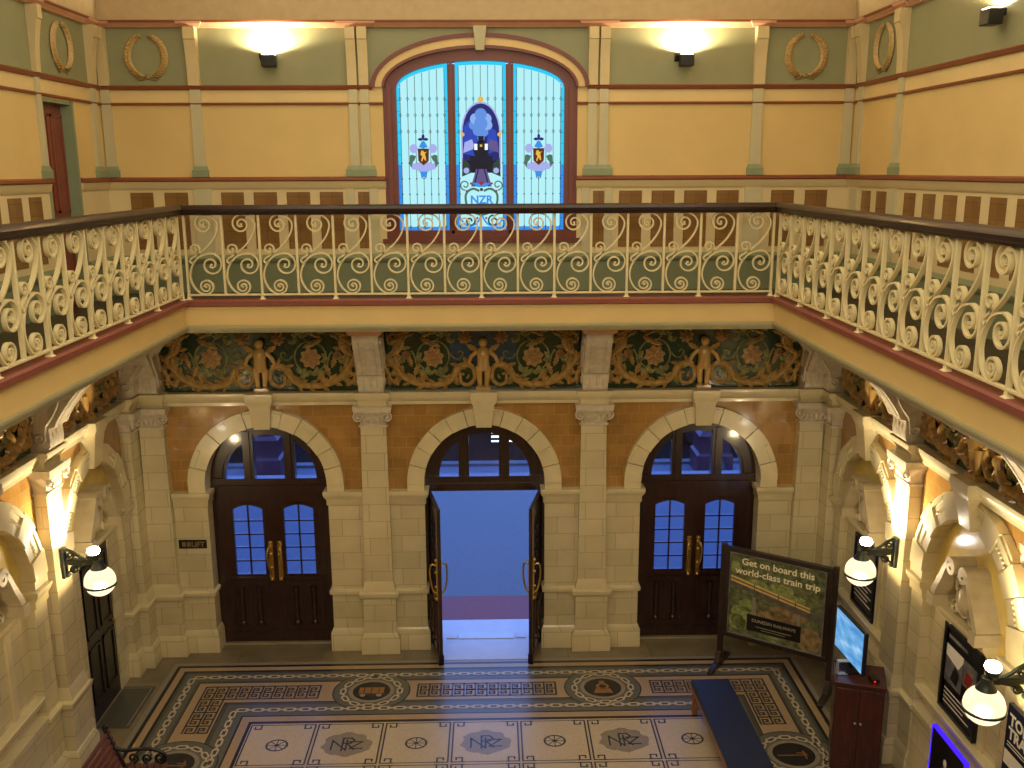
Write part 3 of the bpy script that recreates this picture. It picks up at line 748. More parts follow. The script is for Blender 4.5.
balustrade('cream scrolled iron railing along the gallery over the television and posters', (3.68, 0, 0), RB, 16, 1.20 + .07)

# ------------------------------------------------------------------ upper walls
ZC = 8.73
EW, ES, ER = 1.28, 8.0, .47    # window opening: half width, springing, rise
def ell(hw, rise, n=28, z=ES): return [(-hw * cos(pi * i / n), z + rise * sin(pi * i / n)) for i in range(n + 1)]
BANDS = [(ZG, 5.83, 'beige'), (5.83, 6.72, 'beige'), (6.72, 6.85, 'yellowlt'), (6.85, 7.79, 'yellow'), (7.79, 8.0, 'yellowlt'), (8.0, ZC, 'sage'), (ZC, 10.2, 'cove')]
BM = ['beige', 'yellowlt', 'yellow', 'sage', 'cove']
def upper(name, spans, loc, rz, label, window=False, door=None, doortop=7.76):
    mb = MB()
    for z0, z1, m in BANDS:
        k = BM.index(m)
        for a, b in spans:
            if door and z0 < doortop:
                da, db = door; zt = min(z1, doortop)
                if a < da < b:
                    mb.box(a, da, 0, .35, z0, z1, k); mb.box(db, b, 0, .35, z0, z1, k)
                    if z1 > zt: mb.box(da, db, 0, .35, zt, z1, k)
                    continue
            if window and z0 < 8.5 and a < 0 < b:
                mb.box(a, -EW, 0, .35, z0, z1, k); mb.box(EW, b, 0, .35, z0, z1, k)
                if z1 <= 6.0: mb.box(-EW, EW, 0, .35, z0, z1, k)
                elif z0 < 6.0: mb.box(-EW, EW, 0, .35, z0, 6.0, k)
                if z0 == ES:
                    e = ell(EW, ER)
                    for p, q in zip(e, e[1:]): mb.prism([p, q, (q[0], z1), (p[0], z1)], 0, .35, k)
                continue
            mb.box(a, b, 0, .35, z0, z1, k)
    w = mb.build(name, BM, None, loc, rz, smooth=0)
    return tag(w, label, 'wall', kind='structure')
wb = upper('wall_back_upper', [(-5.3, 5.3)], (0, 0, 0), 0, 'yellow upper end wall around the stained glass window', True)
wr = upper('wall_right_upper', [(0, 14.6)], (HX, 0, 0), RB, 'yellow upper side wall without a door')
wl = upper('wall_left_upper', [(-14.6, 0)], (-HX, 0, 0), LB, 'yellow upper side wall with the red brown door', False, (-1.72, -.90))
# brown tiled panels set in the dado
pan = None
def dado_panel(wall, x, w):
    MB().box(-w / 2, w / 2, -.006, .01, 5.91, 6.66).build('dado_panel', 'browntile', wall, (x, 0, 0), smooth=0)
for s in (-1, 1):
    for a, b in ((4.67, 4.37), (4.22, 3.91), (3.47, 3.17), (3.04, 2.73), (2.60, 2.29), (2.16, 1.85), (1.65, 1.50)): dado_panel(wb, s * (a + b) / 2, a - b)
for a in (.66, 1.145, 1.96, 2.455, 2.945, 3.43, 3.915, 4.40, 4.89, 5.38): dado_panel(wr, a, .3)
for a in (2.115, 2.585, 3.06, 3.53, 4.0, 4.47, 4.94): dado_panel(wl, -a, .3)
# painted rails, cornice and skirting per wall
def upper_trims(i, u0, u1, loc, rz, where, gaps=()):
    def runs(z, extra=0):
        out = [(u0, u1)]
        for a, b, za, zb in gaps:
            if za < z < zb:
                nx = []
                for p, q in out:
                    if p < a and b < q: nx += [(p, a - extra), (b + extra, q)]
                    else: nx.append((p, q))
                out = nx
        return out
    t = thing('trim_%d' % i, 'painted rails and cornice of ' + where, 'moulding', loc, rz, None, 'structure')
    def mk(name, m, lev):
        mb = MB()
        for a, b in runs(lev[0][0]): mb.loft([(z, a, b, p) for z, p in lev], .01)
        mb.build(name, m, t)
    mk('skirting', 'skirt', [(ZG, .05), (5.72, .05), (5.74, .07), (5.79, .075), (5.815, .04), (5.83, .02)])
    mk('dado_mould', 'beige', [(6.70, .01), (6.73, .03), (6.775, .04), (6.80, .05), (6.802, .05)])
    mk('dado_rail', 'brownpaint', [(6.80, .055), (6.815, .075), (6.845, .075), (6.86, .04)])
    mk('picture_rail', 'brownpaint', [(7.775, .012), (7.78, .03), (7.80, .035), (7.81, .012)])
    mk('frieze_rail', 'brownpaint', [(7.965, .012), (7.975, .035), (8.01, .05), (8.025, .02)])
    mk('cornice', 'salmon', [(ZC, .02), (8.735, .05), (8.752, .06), (8.765, .085), (8.785, .10)])
    mk('cornice_edge', 'brownpaint', [(8.785, .10), (8.788, .115), (8.812, .12), (8.818, .09)])
upper_trims(7, -HX, HX, (0, 0, 0), 0, 'the upper end wall', [(-1.27, 1.27, 6.0, 7.9), (-1.41, 1.41, 7.9, 8.2)])
upper_trims(8, 0, 14.5, (HX, 0, 0), RB, 'the upper wall without a door')
upper_trims(9, -14.5, 0, (-HX, 0, 0), LB, 'the upper wall with the red brown door', [(-1.74, -.88, 5.2, 7.77)])
# ceiling with cove
mb = MB(); mb.box(-5.3, 5.3, FRONT, .35, 10.2, 10.4)
for s, L in ((0, 0), (1, 0), (2, 0)):
    n = 8; pr = [(.08 + 1.1 * (1 - cos(pi / 2 * i / n)), 8.815 + 1.38 * sin(pi / 2 * i / n)) for i in range(n + 1)]
    st = len(mb.v)
    for (a, za), (b, zb) in zip(pr, pr[1:]):
        if s == 0: mb.add([(-HX + a, -a, za), (HX - a, -a, za), (HX - b, -b, zb), (-HX + b, -b, zb)], [(0, 1, 2, 3)])
        else:
            q = 1 if s == 1 else -1
            mb.add([(q * (HX - a), -a, za), (q * (HX - a), FRONT, za), (q * (HX - b), FRONT, zb), (q * (HX - b), -b, zb)], [(0, 1, 2, 3)])
tag(mb.build('ceiling', 'cove', smooth=50), 'beige coved ceiling', 'ceiling', kind='structure')

# upper pilasters: bracket in the green frieze, strip below, foot block, dado strip
def upper_pilaster(label, side, x, w=.15, strip=True, flare=True, dado=True, pair=False):
    l, rz = wall_loc(side, 0) if side == 'back' else wall_loc(side, x)
    if side == 'back': l = (x, 0, 0)
    t = thing('upper_pilaster', label, 'pilaster', l, rz, 'thin painted pilasters of the upper hall')
    xs = (-.075, .075) if pair else (0,)
    for xo in xs:
        h = w / 2 if not pair else .062
        mb = MB().prismx([(.01, 8.02), (-.055, 8.02), (-.06, 8.2), (-.075, 8.36), (-.10, 8.5), (-.115, 8.56), (-.115, 8.58), (-.13, 8.585), (-.13, 8.73), (.01, 8.73)], xo - h, xo + h)
        mb.build('bracket', 'pilcream', t, smooth=30)
        if strip:
            MB().loft([(6.99, xo - h, xo + h, .035), (7.97, xo - h * .92, xo + h * .92, .03)], .01).build('strip', 'pilgreen', t)
    W = w / 2 + (.09 if pair else 0)
    mb = MB(); mb.loft([(8.735, -W - .05, W + .05, .08), (8.755, -W - .06, W + .06, .10), (8.77, -W - .08, W + .08, .125), (8.80, -W - .09, W + .09, .135)], .01)
    mb.build('cornice_block', 'salmon', t)
    if strip:
        MB().loft([(6.86, -W - .03, W + .03, .06), (6.95, -W - .03, W + .03, .06), (6.96, -W - .02, W + .02, .05), (7.0, -W - .01, W + .01, .04)], .01).build('foot_block', 'foot', t)
    if dado:
        if pair:
            for xo in (-1, 1): MB().box(xo * .155 - .05, xo * .155 + .05, -.02, .01, 5.83, 6.70).build('dado_strip', 'pilgreen', t)
        else: MB().box(-W - .04, W + .04, -.025, .01, 5.83, 6.70).build('dado_strip', 'pilgreen', t)
    return t
upper_pilaster('thin upper pilaster between the wreath and uplight nearer the red brown door', 'back', -3.71)
upper_pilaster('thin upper pilaster between the wreath and uplight away from the red brown door', 'back', 3.66)
upper_pilaster('twin upper pilaster flanking the stained glass on the red brown door side', 'back', -1.59, pair=True)
upper_pilaster('twin upper pilaster flanking the stained glass away from the red brown door', 'back', 1.55, pair=True)
upper_pilaster('upper corner pilaster on the end wall near the red brown door', 'back', -4.87, .13, dado=False)
upper_pilaster('upper corner pilaster on the end wall away from the red brown door', 'back', 4.87, .13, dado=False)
upper_pilaster('upper corner pilaster on the side wall next to the red brown door', 'left', -.27, .16, dado=False)
upper_pilaster('upper corner pilaster on the side wall without a door', 'right', -.27, .16, dado=True)
upper_pilaster('upper pilaster bracket over the edge of the red brown door', 'left', -1.80, .11, dado=False)
upper_pilaster('upper pilaster between wreath and uplight on the wall without a door', 'right', -1.50, .16)

# red brown upper door
d = thing('door_5', 'red brown panelled door on the gallery', 'door', (-HX, -1.31, 0), LB, None, 'structure')
MB().box(-.41, .41, .12, .17, ZG, 7.76).build('leaf', 'reddoor', d)
mb = MB()
for z0, z1 in ((5.5, 6.3), (6.45, 7.6)):
    for x0, x1 in ((-.34, -.04), (.04, .34)):
        mb.box(x0, x1, .105, .12, z0, z0 + .03); mb.box(x0, x1, .105, .12, z1 - .03, z1); mb.box(x0, x0 + .03, .105, .12, z0, z1); mb.box(x1 - .03, x1, .105, .12, z0, z1)
mb.build('panel_moulding', 'reddoor', d, smooth=0)
mb = MB(); mb.box(-.43, -.40, -.02, .14, ZG, 7.78); mb.box(.36, .41, -.02, .14, ZG, 7.78); mb.box(-.41, .41, -.0, .14, 7.72, 7.76)
mb.build('architrave', 'foot', d, smooth=0)
mb = MB(); mb.tube([(-.36, .12, 6.4), (-.36, .05, 6.4), (-.28, .05, 6.4)], .012); mb.build('lever_handle', 'brass', d)

# laurel wreaths
def wreath(label, side, x, z=8.385):
    l, rz = wall_loc(side, x) if side != 'back' else ((x, 0, 0), 0)
    t = thing('laurel_wreath', label, 'wreath', (l[0], l[1], 0), rz, 'gold laurel wreaths in the green frieze')
    mb = MB(); rx, rz2 = .235, .255
    for s in (-1, 1):
        for i in range(17):
            u = i / 16; a = -pi / 2 + s * (.28 + 2.45 * u)
            wd = .10 * sin(pi * (.12 + .8 * (1 - u) ** .8)) + .02
            cx, cz = rx * cos(a), z + rz2 * sin(a); tg = a + s * pi / 2
            for q in (-.45, 0, .45): mb.leaf(cx, cz, tg + q, .10 - .04 * u, wd * .6, .035, -.012)
        mb.relief([(rx * cos(-pi / 2 + s * (.2 + 2.5 * i / 12)), z + rz2 * sin(-pi / 2 + s * (.2 + 2.5 * i / 12))) for i in range(13)], .045, .03, 0)
    mb.build('leaves', 'gold', t, smooth=60)
    mb = MB()
    for s in (-1, 1):
        mb.relief(smooth_path([(s * .07, z - .235), (-s * .03, z - .27), (-s * .12, z - .30)]), .022, .02, 0)
        mb.relief(smooth_path([(s * .02, z - .25), (s * .06, z - .29), (s * .14, z - .275)]), .02, .02, 0)
    mb.dome(0, z - .255, .035, .03)
    mb.build('tied_stems', 'goldd', t, smooth=60)
M['gold'] = mat('dull_gold_paint', '#b99c62', .4, .15, 30); M['goldd'] = mat('darker_gold_paint', '#8f7a48', .4, .2, 30)  # tied stems get a darker gold than the leaves
wreath('gold laurel wreath on the end wall near the red brown door', 'back', -4.31)
wreath('gold laurel wreath on the end wall away from the red brown door', 'back', 4.27)
wreath('gold laurel wreath on the side wall above the red brown door', 'left', -1.05)
wreath('gold laurel wreath on the side wall without a door', 'right', -.90)

# uplights
def uplight(label, side, x):
    l, rz = wall_loc(side, x) if side != 'back' else ((x, 0, 0), 0)
    t = thing('wall_uplight', label, 'wall light', l, rz, 'black box uplights on the green frieze')
    MB().box(-.075, .105, -.20, -.06, 8.24, 8.385).build('housing', 'black', t, bevel=.008)
    mb = MB().box(-.04, .04, -.07, 0, 8.33, 8.39); mb.prismx([(0, 8.31), (0, 8.41), (-.10, 8.41), (-.10, 8.38)], -.12, -.06)
    mb.build('bracket', 'black', t)
    MB().box(-.06, .09, -.185, -.075, 8.384, 8.392).build('lens', 'upglow', t)
    ld = bpy.data.lights.new('uplight_lamp', 'SPOT'); ld.energy = 280; ld.color = (1, .80, .52); ld.spot_size = R(168); ld.spot_blend = .35; ld.shadow_soft_size = .03
    lo = bpy.data.objects.new('uplight_lamp', ld); COL.objects.link(lo); lo.parent = t; lo.location = (.015, -.095, 8.402); lo.rotation_euler = (R(180), 0, 0)
uplight('black box uplight on the end wall nearer the red brown door', 'back', -2.72)
uplight('black box uplight on the end wall away from the red brown door', 'back', 2.66)
uplight('black box uplight high on the side wall without a door', 'right', -3.66)

# ------------------------------------------------------------------ stained glass window
G = {k: emit('stained_' + k, c, s) for k, c, s in (  # glow put into the glass colours in place of dusk sky behind
    ('pale', '#b4f2fa', .98), ('cyan', '#28c8f2', 1.05), ('azure', '#2f8ee6', 1.0), ('blue', '#2448c0', .9), ('deep', '#16237c', .8), ('sky', '#5d8fe0', 1.0), ('cloud', '#86b0f0', 1.0), ('night', '#0c1030', .7), ('lilac', '#a4aeea', 1.0), ('mauve', '#665a94', .85), ('green', '#4f7a68', .8), ('dkgreen', '#2c4a3a', .7), ('red', '#a02a3a', .9), ('gold', '#e8b848', 1.0), ('shield', '#6a2a18', .7), ('white', '#eafcff', 1.1))}
M['lead'] = mat('window_lead', '#1e2a38', .5, .1, 10)
def stained():
    w = thing('window_1', 'arched three light stained glass window with a steam locomotive picture', 'window', (0, 0, 0), 0, None, 'structure')
    gy = .13
    # hood mould
    mb = MB()
    for k, (a, ra, b, rb_, d) in enumerate(((1.43, .665, 1.375, .615, -.07), (1.375, .615, 1.285, .515, -.045), (1.285, .515, 1.25, .475, -.06))):
        o, i_ = ell(a, ra), ell(b, rb_)
        for j in range(len(o) - 1): mb.prism([o[j], o[j + 1], i_[j + 1], i_[j]], d, .02, k % 2)
    mb.build('hood_mould', ['maroon', 'fasciayel'], w, smooth=0)
    MB().add([(-.055, -.10, 8.45), (.055, -.10, 8.45), (.055, .02, 8.45), (-.055, .02, 8.45), (-.085, -.14, 8.74), (.085, -.14, 8.74), (.085, .02, 8.74), (-.085, .02, 8.74)],
             [(3, 2, 1, 0), (0, 1, 5, 4), (1, 2, 6, 5), (2, 3, 7, 6), (3, 0, 4, 7), (4, 5, 6, 7)]).build('keystone', 'pilgreen', w)
    mb = MB(); o, i_ = ell(EW, ER), ell(1.11, .335)
    for j in range(len(o) - 1): mb.prism([o[j], o[j + 1], i_[j + 1], i_[j]], .02, .2)
    for s in (-1, 1):
        mb.box(s * 1.195 - .085, s * 1.195 + .085, .02, .2, 6.0, 8.0); mb.box(s * 1.20 - .03, s * 1.20 + .03, -.01, .03, 6.0, 8.0)
        mb.box(s * .385 - .05, s * .385 + .05, .03, .2, 6.1, 8.29); mb.box(s * .385 - .018, s * .385 + .018, .0, .03, 6.1, 8.31)
    mb.box(-1.28, 1.28, .0, .2, 6.0, 6.14); mb.box(-1.33, 1.33, -.06, .02, 5.98, 6.035)
    mb.build('frame', 'maroon', w, smooth=0)
    def top(x, hw=1.11, rise=.335): return ES + rise * math.sqrt(max(0, 1 - (x / hw) ** 2))
    for x0, x1, mid in ((-1.11, -.435, 0), (-.335, .335, 1), (.435, 1.11, 0)):
        n = 12; xs = [x0 + (x1 - x0) * i / n for i in range(n + 1)]
        poly = [(x0, 6.14), (x1, 6.14)] + [(x, top(x)) for x in reversed(xs)]
        p = MB().prism(poly, gy, gy + .01).build('pane', G['pale'], w, smooth=0)
        c = (x0 + x1) / 2; lo, hi = 6.14, 8.0
        mb = MB(); bw = .045; y = gy - .003
        for e, q in ((x0, 1), (x1, -1)):     # coloured border
            a, b = e, e + q * bw
            t1 = top(e) if abs(e) < 1.1 else ES
            mb.face([(a, 6.14), (b, 6.14), (b, 7.0), (a, 7.0)], y, 1); mb.face([(a, 7.0), (b, 7.0), (b, t1), (a, t1)], y, 0)
        mb.face([(x0, 6.14), (x1, 6.14), (x1, 6.14 + bw), (x0, 6.14 + bw)], y, 1)
        for a, b in zip(xs, xs[1:]): mb.face([(a, top(a) - bw), (b, top(b) - bw), (b, top(b)), (a, top(a))], y - .001, 0)
        mb.build('glass_border', [G['cyan'], G['azure']], p, smooth=0)
        mb = MB(); y = gy - .005; step = (x1 - x0 - 2 * bw) / 6
        for i in range(0, 7):
            x = x0 + bw + i * step
            zt = top(x) - .05 if abs(x) < 1.08 else ES
            zb = 7.62 if mid and 1 <= i <= 5 else 6.14
            mb.box(x - .0035, x + .0035, y, gy, zb, zt)
            for k, z in enumerate((7.86, 7.65, 7.44, 7.03, 6.825, 6.62, 6.19)):
                if mid and (z < 7.6 and 1 <= i <= 5): continue
                s = .017
                if k < 3:
                    for a, b in (((0, 1), (1, 0)), ((1, 0), (0, -1)), ((0, -1), (-1, 0)), ((-1, 0), (0, 1))): mb.ribbon([(x + a[0] * s, z + a[1] * s * 1.5), (x + b[0] * s, z + b[1] * s * 1.5)], .005, y - .002, gy)
                else: mb.prism([(x - s * .7, z), (x, z - s), (x + s * .7, z), (x, z + s)], y - .002, gy)
        for z in range(12): mb.box(x0, x0 + bw, y, gy, 6.3 + z * .14, 6.304 + z * .14); mb.box(x1 - bw, x1, y, gy, 6.3 + z * .14, 6.304 + z * .14)
        mb.build('lead_lines', 'lead', p, smooth=0)
        if not mid:   # shield with rampant beast, mantled in lilac and green
            names = ['lilac', 'green', 'shield', 'gold', 'white', 'azure', 'deep']
            mb = MB(); z = 7.12; y = gy - .009
            for s in (-1, 1):
                mb.face([(c + s * x, z + q) for x, q in ((.0, -.06), (.07, -.08), (.13, -.10), (.17, -.02), (.19, -.12), (.15, -.17), (.09, -.18), (.04, -.22), (0, -.24))], y, 0)
                mb.face([(c + s * x, z + q) for x, q in ((.10, .0), (.15, .02), (.185, .01), (.19, -.10), (.16, -.15), (.15, -.08), (.12, -.05))], y - .001, 1)
                mb.face([(c + s * (.13 + .055 * cos(a)), z + .10 + .06 * sin(a)) for a in [i * pi / 5 for i in range(10)]], y - .001, 4 if s > 2 else 0)
                mb.face([(c + s * x, z + q) for x, q in ((0, -.2), (.05, -.2), (.03, -.30), (0, -.26))], y - .002, 5)
            mb.face([(c + x, z + q) for x, q in ((-.06, .12), (-.02, .19), (.0, .2), (.02, .19), (.06, .12), (0, .1))], y, 5)
            mb.face([(c + x, z + q) for x, q in ((-.075, .10), (.075, .10), (.07, -.06), (.0, -.12), (-.07, -.06))], y - .003, 2)
            mb.face([(c + x, z + q) for x, q in ((-.03, .07), (-.005, .075), (.01, .05), (.045, .06), (.02, .03), (.03, -.01), (.035, -.06), (.015, -.05), (0, -.02), (-.02, -.07), (-.035, -.06), (-.015, .0), (-.04, .02))], y - .005, 3)
            for a in (pi / 2, pi, 0): mb.leaf(c, z + .22, a, .07, .04, .001, y - .002, 6)
            mb.build('crest', [G[q] for q in names], p, smooth=0)
        else:
            names = ['deep', 'blue', 'sky', 'cloud', 'night', 'white', 'mauve', 'dkgreen', 'gold', 'red', 'green', 'azure', 'lilac']
            mb = MB(); y = gy - .009
            oval = [(.245 * cos(pi * i / 14), 7.42 + .38 * sin(pi * i / 14)) for i in range(15)]
            mb.face([(x * 1.08, 7.42 + (q - 7.42) * 1.06) for x, q in oval] + [(-.265, 6.95), (.265, 6.95)], y + .001, 12)
            mb.face(oval + [(-.245, 6.95), (.245, 6.95)], y, 0)
            mb.face([(-.24, 7.15), (-.23, 7.5), (-.12, 7.62), (-.03, 7.3), (-.08, 7.12)], y - .001, 1); mb.face([(.24, 7.2), (.20, 7.45), (.1, 7.5), (.08, 7.3), (.1, 7.15)], y - .001, 1)
            for s in (-1, 1): mb.face([(s * x, q) for x, q in ((.24, 7.16), (.22, 7.30), (.12, 7.34), (.08, 7.22))], y - .002, 12 if s < 0 else 6)
            for x, q, r in ((0, 7.66, .08), (-.07, 7.60, .075), (.07, 7.60, .075), (-.10, 7.52, .06), (.09, 7.52, .065), (0, 7.54, .09), (-.04, 7.45, .07), (.04, 7.43, .06), (0, 7.36, .05)):
                mb.face([(x + r * cos(2 * pi * i / 12), q + r * sin(2 * pi * i / 12)) for i in range(12)], y - .003 - r * .01, 2 + int(r * 1000) % 2)
            # engine front: round boiler door, chimney, buffer beam, lamps
            mb.face([(.105 * cos(2 * pi * i / 16), 7.20 + .12 * sin(2 * pi * i / 16)) for i in range(16)], y - .006, 4)
            mb.face([(-.03, 7.3), (.03, 7.3), (.04, 7.38), (-.04, 7.38)], y - .006, 4)
            mb.face([(-.15, 7.12), (.15, 7.12), (.15, 7.02), (.1, 6.95), (-.1, 6.95), (-.15, 7.02)], y - .007, 4)
            for s in (-1, 1): mb.face([(s * .07 - .02, 7.20), (s * .07 + .02, 7.20), (s * .07 + .02, 7.28), (s * .07 - .02, 7.28)], y - .009, 5)
            mb.face([(-.015, 7.24), (.015, 7.24), (.015, 7.27), (-.015, 7.27)], y - .009, 8)
            mb.face([(-.245, 7.06), (.245, 7.06), (.25, 6.9), (-.25, 6.9)], y - .004, 4)
            for s in (-1, 1):
                mb.face([(s * x, q) for x, q in ((.25, 7.1), (.16, 7.02), (.14, 6.9), (.26, 6.85))], y - .008, 7)
                mb.dome(s * .2, 6.93, .04, .002, y - .009, 12, 8); mb.dome(s * .245, 7.40, .028, .002, y - .006, 8, 8)
            mb.face([(-.07, 6.95), (.07, 6.95), (.14, 6.72), (-.14, 6.72)], y - .010, 6)
            for s in (-1, 1): mb.ribbon([(s * .04, 6.95), (s * .10, 6.72)], .016, y - .013, y - .010, 4)
            mb.dome(0, 7.85, .04, .003, y, 8, 8)
            for s in (-1, 1):
                mb.ribbon([(x * s, q) for x, q in smooth_path([(.03, 6.66), (.12, 6.69), (.21, 6.62), (.2, 6.47), (.12, 6.38), (.0, 6.34)], 4)], .03, y - .004, y, 10)
                mb.ribbon([(x * s, q) for x, q in spiral(.22, 6.74, .07, .02, -pi / 2, 1.2)], .016, y - .003, y, 10)
                mb.ribbon([(x * s, q) for x, q in spiral(.16, 6.26, .08, .02, pi / 2, 1.3)], .022, y - .003, y, 7)
                mb.ribbon([(x * s, q) for x, q in smooth_path([(0, 6.34), (.08, 6.22), (.2, 6.2), (.28, 6.28)], 4)], .022, y - .003, y, 11)
                for x, q in ((.14, 6.76), (.2, 6.66), (.06, 6.30)): mb.dome(s * x, q, .016, .003, y - .004, 9, 8)
                mb.leaf(0, 6.72, pi / 2 - s * 1.2, .12, .05, .001, y - .012, 11)
            mb.dome(0, 6.76, .03, .004, y - .012, 9, 8); mb.dome(0, 6.68, .024, .003, y - .01, 7, 8)
            text_mb(mb, 'NZR', .15, 0, 6.495, y - .006, 11, bold=.004)
            mb.build('locomotive_picture', [G[q] for q in names], p, smooth=0)
stained()

# ------------------------------------------------------------------ globe wall lamps
def wall_lamp(label, side, y):
    l, rz = wall_loc(side, y)
    t = thing('wall_lamp', label, 'lamp', l, rz, 'globe lamps on the pilasters')
    gy, gz = -.55, 2.35
    mb = MB().box(-.05, .05, -.185, -.148, 2.40, 2.76)
    mb.dome(0, 2.73, .035, .05, -.18); mb.dome(0, 2.43, .035, .05, -.18)
    mb.build('back_plate', 'verdigris', t, bevel=.006)
    mb = MB().box(-.022, .022, gy, -.16, 2.555, 2.60)
    mb.box(-.022, .022, -.42, -.18, 2.61, 2.625)
    st = MB()
    st.ribbon(spiral(-.27, 2.505, .055, .012, pi / 2, 1.4), .018, -.018, .018)
    st.ribbon(smooth_path([(-.18, 2.42), (-.22, 2.47), (-.3, 2.53), (-.42, 2.56)]), .022, -.018, .018)
    st.ribbon(spiral(-.24, 2.665, .045, .012, -pi / 2, -1.3), .016, -.016, .016)
    st.ribbon(smooth_path([(-.18, 2.74), (-.25, 2.72), (-.36, 2.64), (-.46, 2.60)]), .02, -.016, .016)
    st.v = [(y2, x, z) for x, y2, z in st.v]
    mb.add(st.v, st.f); mb.build('bracket_arm', 'verdigris', t)
    MB().lathe([(.02, .045), (.05, .04), (.055, -.01), (.075, -.04), (.09, -.07)], (0, gy, 2.575)).build('gallery_cap', 'verdigris', t)
    MB().lathe([(.174 * sin(pi * i / 16), -.174 * cos(pi * i / 16)) for i in range(1, 15)], (0, gy, gz), 24).build('globe', 'globe', t, smooth=80)
    mb = MB().lathe([(.168, -.05), (.181, -.05), (.181, -.025), (.168, -.025)], (0, gy, gz), 28)
    mb.lathe([(.005, -.195), (.02, -.19), (.03, -.172)], (0, gy, gz), 10)
    mb.build('globe_band', 'verdigris', t)
    MB().lathe([(.05, 0), (.062, .03), (.062, .05)], (0, gy + .04, 2.635), 14).build('uplight_cup', 'verdigris', t)
    MB().lathe([(.055, 0), (.072, .03), (.06, .065), (.015, .085)], (0, gy + .04, 2.685), 14).build('uplight_bulb', 'bulb', t, smooth=80)
    ld = bpy.data.lights.new('lamp_uplight', 'SPOT'); ld.energy = 210; ld.color = (1, .84, .58); ld.spot_size = R(110); ld.spot_blend = .5; ld.shadow_soft_size = .05
    lo = bpy.data.objects.new('lamp_uplight', ld); COL.objects.link(lo); lo.parent = t; lo.location = (0, gy + .04, 2.80)
    lo.rotation_euler = Vector((0, .75, .85)).to_track_quat('-Z', 'Y').to_euler()
    lp = bpy.data.lights.new('globe_lamp', 'POINT'); lp.energy = 85; lp.color = (1, .82, .54); lp.shadow_soft_size = .06
    po = bpy.data.objects.new('globe_lamp', lp); COL.objects.link(po); po.parent = t; po.location = (0, gy, gz)
    return t
wall_lamp('lit globe lamp on the pilaster beside the dark side door', 'left', -2.75)
wall_lamp('lit globe lamp on the pilaster above the television', 'right', -2.75)
wall_lamp('lit globe lamp above the train times board, in front of the pale photo poster', 'right', -5.6)
wall_lamp('lit globe lamp on the pilaster above the slatted bench', 'left', -5.6)

# ------------------------------------------------------------------ right wall: posters, boards, television
def frame_mb(x0, x1, z0, z1, w, y0, y1):
    mb = MB(); mb.box(x0, x1, y0, y1, z0, z0 + w); mb.box(x0, x1, y0, y1, z1 - w, z1); mb.box(x0, x0 + w, y0, y1, z0 + w, z1 - w); mb.box(x1 - w, x1, y0, y1, z0 + w, z1 - w); return mb
t = thing('framed_poster', 'black framed dark poster with pale lines of print behind the television', 'poster', (HX, -1.50, 0), RB, 'framed posters in the niches')
frame_mb(-.36, .36, 1.225, 2.20, .035, .01, .06).build('frame', 'black', t, smooth=0)
mb = MB().box(-.33, .33, .03, .06, 1.25, 2.18, 0)
mb.face([(-.30, 1.78), (.30, 1.78), (.30, 2.1), (-.30, 2.1)], .028, 1); mb.face([(-.1, 1.8), (.2, 1.8), (.24, 1.95), (.0, 2.0)], .026, 2)
for i in range(6): mb.face([(-.28, 1.36 + i * .06), (.26 - .1 * (i % 2), 1.36 + i * .06), (.26 - .1 * (i % 2), 1.378 + i * .06), (-.28, 1.378 + i * .06)], .027, 3)
mb.build('print', ['posterdark', 'postergrey', 'posterred', 'white'], t, smooth=0)
t = thing('framed_poster', 'black framed poster with grey photograph beside the second globe lamp from the doors', 'poster', (HX, -4.10, 0), RB, 'framed posters in the niches')
frame_mb(-.38, .38, 1.225, 2.20, .035, .01, .06).build('frame', 'black', t, smooth=0)
mb = MB().box(-.35, .35, .03, .06, 1.25, 2.18, 0)
mb.face([(-.32, 1.56), (.04, 1.56), (.04, 1.98), (-.32, 1.98)], .028, 1); mb.face([(.05, 1.7), (.32, 1.7), (.32, 1.98), (.05, 1.98)], .028, 1)
mb.face([(-.32, 1.85), (-.05, 1.8), (.04, 1.92), (.04, 1.98), (-.32, 1.98)], .027, 3); mb.face([(-.2, 1.62), (-.05, 1.6), (-.02, 1.75), (-.12, 1.8)], .026, 0)
mb.face([(.08, 1.74), (.2, 1.72), (.26, 1.86), (.12, 1.88)], .026, 2)
mb.face([(-.3, 2.06), (.1, 2.06), (.1, 2.10), (-.3, 2.10)], .027, 1)
for i in range(4): mb.face([(-.30, 1.32 + i * .05), (.25 - .12 * (i % 2), 1.32 + i * .05), (.25 - .12 * (i % 2), 1.335 + i * .05), (-.30, 1.335 + i * .05)], .027, 3)
mb.build('print', ['posterdark', 'postergrey', 'posterred', 'white'], t, smooth=0)
t = thing('train_times_board', 'navy and white board of train times under the nearer globe lamp', 'board', (HX, -5.78, 0), RB)
MB().box(-.40, .40, -.20, -.155, 1.30, 2.24).build('board', 'navy', t, bevel=.006)
mb = MB(); text_mb(mb, "TODAY'S", .15, -.35, 2.06, -.203, 0, 'LEFT', bold=.006); text_mb(mb, 'TRAINS', .15, -.35, 1.93, -.203, 0, 'LEFT', bold=.006)
for i in range(2): mb.face([(-.35, 1.88 - i * .03), (.1, 1.88 - i * .03), (.1, 1.892 - i * .03), (-.35, 1.892 - i * .03)], -.203, 0)
mb.face([(-.38, 1.66), (.38, 1.66), (.38, 1.80), (-.38, 1.80)], -.202, 0)
mb.face([(-.38, 1.34), (.38, 1.34), (.38, 1.58), (-.38, 1.58)], -.202, 0)
mb.build('print', ['white'], t, smooth=0)
t = thing('lit_display', 'violet edged backlit display leaning below the ledge of the bright niche', 'display', (HX, -4.28, 0), RB)
